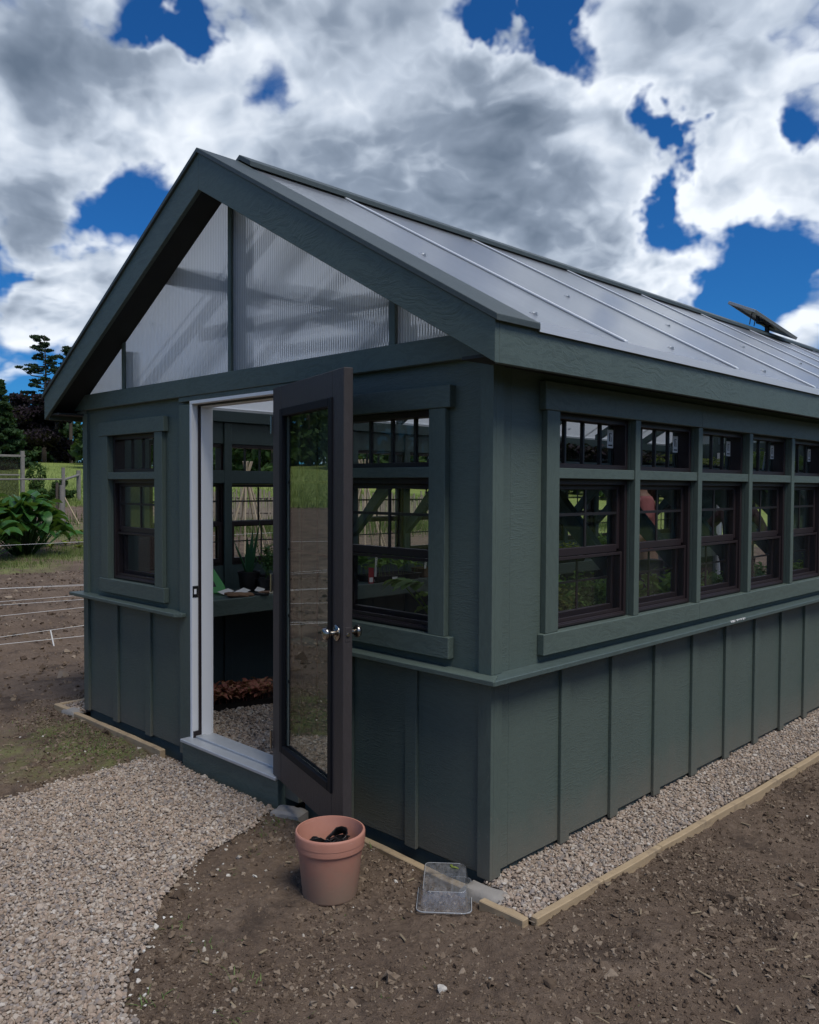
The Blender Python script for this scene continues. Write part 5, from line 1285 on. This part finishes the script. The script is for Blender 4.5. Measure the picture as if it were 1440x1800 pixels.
pole = bmesh.new(); tube(pole, [(-23.6, 8.85, .34), (-23.82, 8.36, 1.42)], .022, 8); tag(obj('garden_stake', pole, M_STAKE, None, sm=50), 'pale new wooden stake leaning against the weathered fence post', 'stake')
rf = tag(empty('rail_fence', (-30.27, 11.22, ghz(-30.27, 11.22))), 'thin dark post and rail fence standing in the field grass', 'fence')
for (nm, a, b, s) in (('post', (0, 0, -.1), (0, 0, 1.5), .07), ('post', (-2.7, 1.8, -.1), (-2.7, 1.8, 1.45), .09), ('rail', (0, 0, 1.02), (-2.7, 1.8, 1.25), .05), ('rail', (0, 0, 1.05), (1.6, -3.8, 1.0), .03)):
    bm = bmesh.new(); tube(bm, [a, b], s, 7); obj(nm, bm, M_GREYWOOD, rf, sm=50)
# young crop plants
for i, (x, y) in enumerate(((-18.14, 5.74), (-18.57, 6.27), (-17.83, 6.3), (-18.3, 6.7), (-21.5, 7.4), (-20.9, 7.7), (-19.4, 7.2), (-19.0, 6.8), (-17.2, 6.9), (-20.2, 8.2))):
    lv = Leaves(); q = random.Random(300 + i)
    for k in range(9): lv.add((0, 0, .02), q.uniform(0, 6.28), q.uniform(.5, 1.2), q.uniform(.12, .22), q.uniform(.06, .10), 1.0, 4, .2, 'oval')
    o = lv.build('cabbage_seedling', F_YEL); o.location = (x, y, ghz(x, y)); tag(o, 'small pale green seedling planted in the bare soil past the leafy clumps', 'seedling', 'young crop seedlings')
# bean teepees and paling fence seen through the greenhouse
for i, (x, y) in enumerate(((-13.9, 8.4), (-16.0, 11.6), (-12.4, 10.6))):
    t = tag(empty('bean_teepee', (x, y, ghz(x, y))), ('teepee of bamboo canes seen through the open doorway', 'teepee of bamboo canes farthest from the greenhouse', 'teepee of bamboo canes seen through the front corner window')[i], 'bean teepee', 'bamboo teepees in the garden')
    q = random.Random(40 + i)
    for k in range(7):
        a = k * .9 + .2; bm = bmesh.new(); tube(bm, [(.62 * math.cos(a), .62 * math.sin(a), -.05), (-.10 * math.cos(a) + q.uniform(-.05, .05), -.10 * math.sin(a), 2.25)], .021, 6); obj('cane', bm, M_BAMBOO, t)
pf = tag(empty('paling_fence', (-23.5, 18.0, 0)), 'rustic split paling fence along the far side of the garden', 'fence')
pv_, pf_ = [], []
q = random.Random(9); s = 0
bm = bmesh.new()
for k in range(230):
    f = k / 229; x = -24.9 + 4.0 * f; y = 12.4 + 14 * f; h = q.uniform(.85, 1.25); w_ = q.uniform(.022, .04); z = ghz(x, y)
    box(bm, -w_, w_, -.012, .012, -.05, h, Matrix.Translation((x + 23.5, y - 18, z)) @ Euler((q.uniform(-.06, .06), q.uniform(-.05, .05), R(74) + q.uniform(-.3, .3))).to_matrix().to_4x4())
obj('paling', bm, simple('split_paling', (.24, .20, .155), .9, var=.35, scale=6), pf).__setitem__('kind', 'stuff')
for zz in (.3, .85):
    bm = bmesh.new(); tube(bm, [(-24.9 + 4.0 * f + 23.5, 12.4 + 14 * f - 18, ghz(-24.9 + 4.0 * f, 12.4 + 14 * f) + zz) for f in (0, .2, .4, .6, .8, 1)], .02, 6); obj('wire', bm, M_BARK, pf)
P = []; n = 9000; f = NR.uniform(0, 1, n); x = -22.5 + 5.6 * f + NR.normal(0, 1.6, n); y = 9 + 20 * f + NR.normal(0, .5, n)
blades('garden_weeds', np.stack([x, y, height(x, y) - .01], -1), .30, .03, foliage('weedy_green', (.07, .12, .03), (.14, .19, .05), (.26, .27, .13), .6), 'straggling weeds and crop rows before the paling fence', 'weeds')

# ------------------------------------------------------------------ trees
def cloud_leaves(clumps, n, size, jitter=.5):
    """n leaf quads spread through ellipsoid clumps [(x,y,z,rx,ry,rz)], denser to the outside"""
    cl = np.array(clumps, float); vol = cl[:, 3] * cl[:, 4] * cl[:, 5]; k = NR.choice(len(cl), n, p=vol / vol.sum()); c = cl[k]
    d_ = NR.normal(size=(n, 3)); d_ /= np.linalg.norm(d_, axis=1)[:, None]; r = NR.uniform(.25, 1.0, n) ** .55 * NR.uniform(.8, 1.12, n)
    p = c[:, :3] + d_ * r[:, None] * c[:, 3:6]
    a = NR.normal(size=(n, 3)); a /= np.linalg.norm(a, axis=1)[:, None]; b = np.cross(a, NR.normal(size=(n, 3))); b /= np.linalg.norm(b, axis=1)[:, None] + 1e-9
    s = size * NR.uniform(.6, 1.4, n)[:, None]; a = a * s; b = b * s * .6
    V = np.stack([p - a, p - b * .9, p + a, p + b], 1).reshape(-1, 3); F = np.arange(4 * n).reshape(-1, 4); return V, F
T_DARK = foliage('tree_dark', (.016, .040, .014), (.032, .072, .022), (.05, .09, .03), .35, .7, .2)
T_MID = foliage('tree_mid', (.030, .070, .018), (.062, .120, .030), (.09, .14, .045), .3, .7, .3)
T_LITE = foliage('tree_light', (.055, .110, .024), (.095, .160, .040), (.13, .19, .06), .35, .7, .35)
T_PURP = foliage('tree_purple', (.012, .008, .013), (.026, .014, .022), (.04, .026, .034), .4, .7, .12)
T_PINE = foliage('tree_pine', (.016, .040, .018), (.035, .066, .028), (.06, .085, .04), .8, .7, .15)
def trunk_bm(h, r, lean=0, seg=9):
    bm = bmesh.new(); tube(bm, [(0, 0, -.4), (.02 * h * lean, 0, h * .35), (.05 * h * lean, .01 * h, h * .7), (.06 * h * lean, 0, h)], [r * 1.25, r * .85, r * .5, r * .12], seg); return bm
def broad_tree(loc, h, w, label, mat, n, size, group, seed, base=.18, name='broadleaf_tree', limbs=6):
    q = random.Random(seed); t = tag(empty(name, (loc[0], loc[1], ghz(*loc) - .1), q.uniform(0, 6)), label, 'tree', group)
    bm = trunk_bm(h * .8, h * .028, q.uniform(-1, 1))
    cl = []
    for k in range(limbs):
        a = k * 2.4 + q.uniform(-.4, .4); z0 = h * q.uniform(base + .05, .5); L = w * q.uniform(.25, .42); e = (math.cos(a) * L, math.sin(a) * L, z0 + h * q.uniform(.12, .3)); tube(bm, [(0, 0, z0), (e[0] * .5, e[1] * .5, z0 + (e[2] - z0) * .4), e], [h * .014, h * .009, h * .003], 6)
        cl.append((*e, w * q.uniform(.15, .24), w * q.uniform(.15, .24), h * q.uniform(.08, .14)))
    for k in range(14):
        z = h * (base + (1 - base) * ((k + .5) / 14)); rr = w * .5 * math.sin(math.pi * min(1, ((k + 1.2) / 15.5))) ** .7; a = q.uniform(0, 6.28); m_ = rr * q.uniform(.3, .78)
        cl.append((m_ * math.cos(a), m_ * math.sin(a), z, w * q.uniform(.12, .21), w * q.uniform(.12, .21), h * q.uniform(.06, .11)))
    obj('trunk', bm, M_BARK, t, sm=60); V, F = cloud_leaves(cl, n, size); mesh_np('crown', V, F, mat, t); return t
def conifer(loc, h, w, label, mat, n, size, group, seed, name='spruce_tree'):
    q = random.Random(seed); t = tag(empty(name, (loc[0], loc[1], ghz(*loc) - .1), q.uniform(0, 6)), label, 'tree', group); bm = trunk_bm(h, h * .022); cl = []
    m_ = 40
    for k in range(m_):
        f = (k + .5) / m_; z = h * (.06 + .92 * f); L = w * .5 * (1 - f) ** .85 * q.uniform(.65, 1.12) + .05; a = k * 2.4 + q.uniform(-.3, .3)
        e = (math.cos(a) * L, math.sin(a) * L, z - L * .12); tube(bm, [(0, 0, z), e], [h * .006, h * .0015], 5)
        cl.append((e[0] * .62, e[1] * .62, z - L * .07, max(.25, L * .45), max(.25, L * .45), max(.22, h * .028)))
    obj('trunk', bm, M_BARK, t, sm=60); V, F = cloud_leaves(cl, n, size); mesh_np('crown', V, F, mat, t); return t
def tall_pine(loc, h, w, label, n, size, group, seed):
    q = random.Random(seed); t = tag(empty('pine_tree', (loc[0], loc[1], ghz(*loc) - .1), 0), label, 'tree', group); bm = trunk_bm(h, h * .016, .4); cl = []
    for k in range(34):
        f = k / 33; z = h * (.42 + .56 * f); L = w * .5 * (.55 + .45 * math.sin(f * 2.6)) * (1 - .62 * f ** 2) * q.uniform(.5, 1.15); a = k * 2.4 + q.uniform(-.5, .5)
        e = (math.cos(a) * L, math.sin(a) * L, z + L * q.uniform(.0, .28)); mid = (e[0] * .5, e[1] * .5, z + L * .02); tube(bm, [(0, 0, z), mid, e], [h * .006, h * .0042, h * .0015], 5)
        for j in range(6):
            g = .35 + .13 * j + q.uniform(-.05, .05); cl.append((e[0] * g + q.uniform(-.3, .3), e[1] * g + q.uniform(-.3, .3), z + (e[2] - z) * g + .08 + q.uniform(-.08, .12), q.uniform(.18, .42), q.uniform(.18, .42), q.uniform(.08, .16)))
    obj('trunk', bm, M_BARK, t, sm=60); V, F = cloud_leaves(cl, n, size); mesh_np('crown', V, F, T_PINE, t); return t
GT = 'trees on the rise beyond the field'
tall_pine((-86.5, 33.2), 13.2, 5.4, 'tall open-crowned pine rising above the purple tree', 11000, .11, GT, 5)
tall_pine((-89.5, 37.3), 12.8, 5.6, 'second tall pine half hidden behind the roof edge', 10000, .11, GT, 8)
broad_tree((-80.0, 31.8), 7.9, 8.6, 'dark purple-leaved beech on the crest of the field', T_PURP, 15000, .20, GT, 11, .10, 'copper_beech')
broad_tree((-84.0, 29.2), 6.6, 6.0, 'smaller purple-leaved beech between the evergreen and the crest', T_PURP, 8000, .20, GT, 12, .08, 'copper_beech')
conifer((-61.5, 18.2), 7.4, 5.2, 'dark spruce nearest the edge of the field', T_DARK, 12000, .16, GT, 21)
conifer((-63.0, 20.6), 6.6, 4.6, 'dark green spruce next to the purple tree', T_DARK, 11000, .16, GT, 22)
conifer((-66.0, 16.6), 8.6, 5.4, 'taller spruce behind the nearest spruce', T_MID, 10000, .17, GT, 23)
broad_tree((-78.0, 37.0), 6.5, 6.5, 'green tree just beyond the greenhouse corner', T_MID, 8000, .2, GT, 26, .06)
for i, (x, y, h, w) in enumerate(((-33.2, 11.35, 1.5, .75), (-32.5, 11.5, .6, 1.0), (-31.4, 11.55, .9, .5), (-32.9, 12.4, .5, .8))):
    t = tag(empty('shrub', (x, y, ghz(x, y))), ('airy young shrub beside the netted fence', 'low rounded shrub in the grass by the rail fence', 'low shrub behind the weathered post', 'narrow upright shrub behind the weathered post')[i], 'shrub', 'shrubs by the fence')
    q = random.Random(i); bm = bmesh.new(); cl = []
    for k in range(7):
        a = k * .9; e = (w * .4 * math.cos(a), w * .4 * math.sin(a), h * q.uniform(.5, .95)); tube(bm, [(0, 0, -.05), e], [.02, .006], 5); cl.append((e[0], e[1], e[2], w * .2, w * .2, h * .16)); cl.append((e[0] * .6, e[1] * .6, e[2] * .55, w * .2, w * .2, h * .16))
    obj('stems', bm, M_BARK, t); V, F = cloud_leaves(cl, 900 if i == 0 else 1800, .055); mesh_np('foliage', V, F, T_MID if i else T_LITE, t)
# distant woods closing the view on every side (a mass of trees nobody could count)
Vs, Fs, off = {0: [], 1: [], 2: []}, {0: [], 1: [], 2: []}, {0: 0, 1: 0, 2: 0}
TR = bmesh.new()
def wood_tree(x, y, h, w, n, size, m_):
    z = float(height(np.array([x]), np.array([y]), False)[0]); cl = []
    for k in range(9):
        a = NR.uniform(0, 6.28); f = (k + .5) / 9; rr = w * .34 * math.sin(math.pi * (.15 + .8 * f)) * NR.uniform(.4, 1.1); cl.append((x + rr * math.cos(a), y + rr * math.sin(a), z + h * (.06 + .86 * f), w * .24, w * .24, h * .11))
    V, F = cloud_leaves(cl, n, size); Vs[m_].append(V); Fs[m_].append(F + off[m_]); off[m_] += len(V)
    tube(TR, [(x, y, z - .3), (x, y, z + h * .7)], [h * .02, h * .006], 5)
for k in range(120):
    a = R(96) - R(78) * k / 119 + NR.normal(0, .008)           # behind the greenhouse, seen through its windows: bearing from +y towards -x
    rr = NR.uniform(66, 92); x = 2 - rr * math.sin(a * .0 + R(8) + (R(62) * k / 119)); y = -2.5 + rr * math.cos(R(8) + (R(56) * k / 119))
    wood_tree(x, y, NR.uniform(5.5, 9.5), NR.uniform(4, 7), 620, .36, int(NR.choice([0, 1, 1, 2])))
for k in range(90):                                              # along the open side, mirrored in the long windows
    f = k / 89; x = 17 + NR.uniform(0, 10); y = -20 + 90 * f
    wood_tree(x, y, NR.uniform(4.5, 7.5), NR.uniform(4, 6), 620, .26, int(NR.choice([0, 0, 0, 1])))
for k in range(110):                                              # beyond the beds, mirrored in the open door
    f = k / 109; x = -62 - NR.uniform(0, 26); y = 14 - 72 * f
    wood_tree(x, y, NR.uniform(7, 12), NR.uniform(5, 8), 520, .38, int(NR.choice([0, 0, 1])))
for k in range(34):
    wood_tree(-96 - NR.uniform(0, 8), 22 + 30 * k / 33, NR.uniform(4, 6.5), NR.uniform(4, 6), 520, .34, int(NR.choice([0, 0, 1])))
for k in range(40):
    a = R(200) + R(120) * k / 39; rr = NR.uniform(55, 70); wood_tree(2 + rr * math.cos(a), -2 + rr * math.sin(a), NR.uniform(7, 11), NR.uniform(6, 9), 350, .45, 0)
for m_, mt in ((0, T_DARK), (1, T_MID), (2, T_LITE)):
    tag(mesh_np('woods', np.concatenate(Vs[m_]), np.concatenate(Fs[m_]), mt), ('dark green mass of distant woodland', 'mid green mass of distant woodland', 'light green mass of distant woodland')[m_], 'woods', kind='stuff')
tag(obj('woods_trunks', TR, M_BARK), 'trunks in the distant woodland', 'woods', kind='stuff')

# ------------------------------------------------------------------ the two people working inside
SKIN = simple('skin', (.46, .27, .20), .55, var=.06)
def skinned(name, pts, edges, mat, parent, root=0, sub=2):
    me = bpy.data.meshes.new(name); me.from_pydata([p for p, r in pts], edges, []); me.materials.append(mat)
    o = link(bpy.data.objects.new(name, me)); o.parent = parent
    o.modifiers.new('skin', 'SKIN').use_smooth_shade = True
    for i, (p, r) in enumerate(pts):
        sv = me.skin_vertices[0].data[i]; rr = r if isinstance(r, tuple) else (r, r); sv.radius = rr; sv.use_root = (i == root)
    s = o.modifiers.new('sub', 'SUBSURF'); s.levels = sub; s.render_levels = sub; return o
class Sk:
    def __init__(s): s.p = []; s.e = []
    def add(s, pos, r, par=None):
        s.p.append((tuple(pos), r)); i = len(s.p) - 1
        if par is not None: s.e.append((par, i))
        return i
def person(loc, rz, H, label, shirt, trousers, haircol, arms, lean, hair_long, long_sleeves=False):
    t = tag(empty('person', loc, rz), label, 'person'); k = H / 1.75
    def L(x, y, z): return (x * k, (y + lean * max(0, z - .92)) * k, z * k)
    b = Sk(); pel = b.add(L(0, 0, .93), .12); wst = b.add(L(0, .01, 1.06), (.125, .10), pel); chs = b.add(L(0, .015, 1.27), (.145, .105), wst); upc = b.add(L(0, 0, 1.40), (.10, .08), chs)
    nk = b.add(L(0, .005, 1.48), .052, upc); nk2 = b.add(L(0, .015, 1.535), .052, nk); h1 = b.add(L(0, .025, 1.60), (.068, .080), nk2); h2 = b.add(L(0, .022, 1.68), (.074, .092), h1); b.add(L(0, .015, 1.735), (.05, .06), h2)
    b.add(L(0, .128, 1.622), .013, b.add(L(0, .10, 1.635), .018, h1))
    for s in (-1, 1):
        el, wr = arms[s]; sh = b.add(L(s * .165, 0, 1.415), .058, upc); e_ = b.add(L(*el), .041, sh); m = b.add(L(*[(a + c) / 2 for a, c in zip(el, wr)]), .039, e_); w = b.add(L(*wr), .027, m)
        d_ = Vector(wr) - Vector(el); d_.normalize(); sd_ = d_.cross(Vector((0, 0, 1))).normalized(); pm = Vector(wr) + d_ * .05; pi_ = b.add(L(*pm), .030, w)
        for j, ln in enumerate((.072, .082, .076, .06)):
            o_ = sd_ * (.030 - .020 * j); f1 = Vector(wr) + d_ * .088 + o_; f2 = f1 + d_ * ln * .55 + Vector((0, 0, -.012)); f3 = f2 + d_ * ln * .4 + Vector((0, 0, -.022))
            i1 = b.add(L(*f1), .0100, pi_); i2 = b.add(L(*f2), .0088, i1); b.add(L(*f3), .0072, i2)
        th = Vector(wr) + d_ * .045 + sd_ * .040 * 1.1 + Vector((0, 0, -.01)); i1 = b.add(L(*th), .0115, pi_); b.add(L(*(th + d_ * .04 + Vector((0, 0, -.02)))), .009, i1)
        hp = b.add(L(s * .095, 0, .86), .088, pel); kn = b.add(L(s * .10, .015, .48), .056, hp); cf = b.add(L(s * .10, -.012, .33), .052, kn); an = b.add(L(s * .10, -.02, .09), .034, cf); b.add(L(s * .115, .13, .035), .033, b.add(L(s * .11, .05, .045), .037, an))
    skinned('body', b.p, b.e, SKIN, t)
    c = Sk(); lo = c.add(L(0, .0, .885), (.168, .128)); a1 = c.add(L(0, .01, 1.05), (.150, .118), lo); a2 = c.add(L(0, .015, 1.25), (.168, .122), a1); a3 = c.add(L(0, .0, 1.40), (.125, .095), a2); c.add(L(0, .0, 1.465), .070, a3)
    for s in (-1, 1):
        el, wr = arms[s]; sh = c.add(L(s * .168, 0, 1.412), .070, a3); m = [(a * .30 + d2 * .70) for a, d2 in zip((s * .168, 0, 1.412), el)]; e2 = c.add(L(*m), .060, sh)
        if long_sleeves: c.add(L(*[a * .9 + d2 * .1 for a, d2 in zip(wr, el)]), .038, c.add(L(*el), .050, e2))
    skinned('shirt', c.p, c.e, shirt, t, 0)
    c = Sk(); wa = c.add(L(0, 0, .945), (.152, .115))
    for s in (-1, 1):
        u = c.add(L(s * .092, .0, .85), .104, wa); kn = c.add(L(s * .10, .015, .48), .076, u); c.add(L(s * .10, -.01, .11), .062, kn)
    skinned('trousers', c.p, c.e, trousers, t, 0)
    bm = bmesh.new(); bmesh.ops.create_icosphere(bm, subdivisions=3, radius=1)
    bmesh.ops.delete(bm, geom=[v for v in bm.verts if v.co.y > .45 and v.co.z < .45 or v.co.z < -.55], context='VERTS')
    for v in bm.verts:
        w_ = 1 + .05 * math.sin(v.co.x * 9 + v.co.z * 5); v.co = Vector(L(v.co.x * .088 * w_, .010 + v.co.y * .108 * w_, 1.672 + v.co.z * .098))
    obj('hair', bm, haircol, t, sm=70)
    if hair_long:
        bm = bmesh.new(); tube(bm, [L(0, -.085, 1.66), L(0, -.105, 1.58), L(.0, -.095, 1.49), L(.01, -.10, 1.43)], [.05 * k, .055 * k, .045 * k, .012 * k], 10); obj('hair', bm, haircol, t, sm=70)
    for s in (-1, 1):
        bm = bmesh.new(); bmesh.ops.create_uvsphere(bm, u_segments=10, v_segments=6, radius=.011 * k); bmesh.ops.translate(bm, verts=bm.verts, vec=L(s * .031, .100, 1.652)); obj('eye', bm, M_INK, t, sm=80)
        bm = bmesh.new(); bmesh.ops.create_uvsphere(bm, u_segments=10, v_segments=6, radius=.5)
        for v in bm.verts: v.co = Vector(L(s * .076 + v.co.x * .022, .015 + v.co.y * .038, 1.632 + v.co.z * .062))
        obj('ear', bm, SKIN, t, sm=80)
    bm = bmesh.new(); bmesh.ops.create_uvsphere(bm, u_segments=10, v_segments=6, radius=.5)
    for v in bm.verts: v.co = Vector(L(v.co.x * .046, .098 + v.co.y * .016, 1.583 + v.co.z * .013))
    obj('mouth', bm, simple('lips', (.36, .15, .13), .5), t, sm=80)
    return t
H_DARK = simple('dark_hair', (.022, .015, .012), .55, var=.3, scale=60)
person((-1.85, 4.60, -.012), R(128), 1.76, 'person in a pink short sleeved shirt and dark jeans seen through the second long-wall window', simple('pink_shirt', (.50, .17, .16), .8, var=.10, scale=14, bump=.5, bscale=16), simple('dark_jeans', (.060, .060, .075), .85, var=.2, scale=20, bump=.3), H_DARK,
       {-1: ((-.24, .03, 1.14), (-.20, .22, .99)), 1: ((.24, .02, 1.14), (.20, .20, .98))}, .10, True)
person((-1.74, 6.30, -.012), R(200), 1.60, 'person in a dark maroon top bending at the bench beyond the third long-wall window', simple('maroon_top', (.050, .024, .028), .8, var=.2, scale=12, bump=.4, bscale=16), simple('black_trousers', (.02, .02, .024), .85), H_DARK,
       {-1: ((-.30, .10, 1.18), (-.14, .30, 1.08)), 1: ((.36, -.02, 1.20), (.20, .22, 1.06))}, .16, False, True)
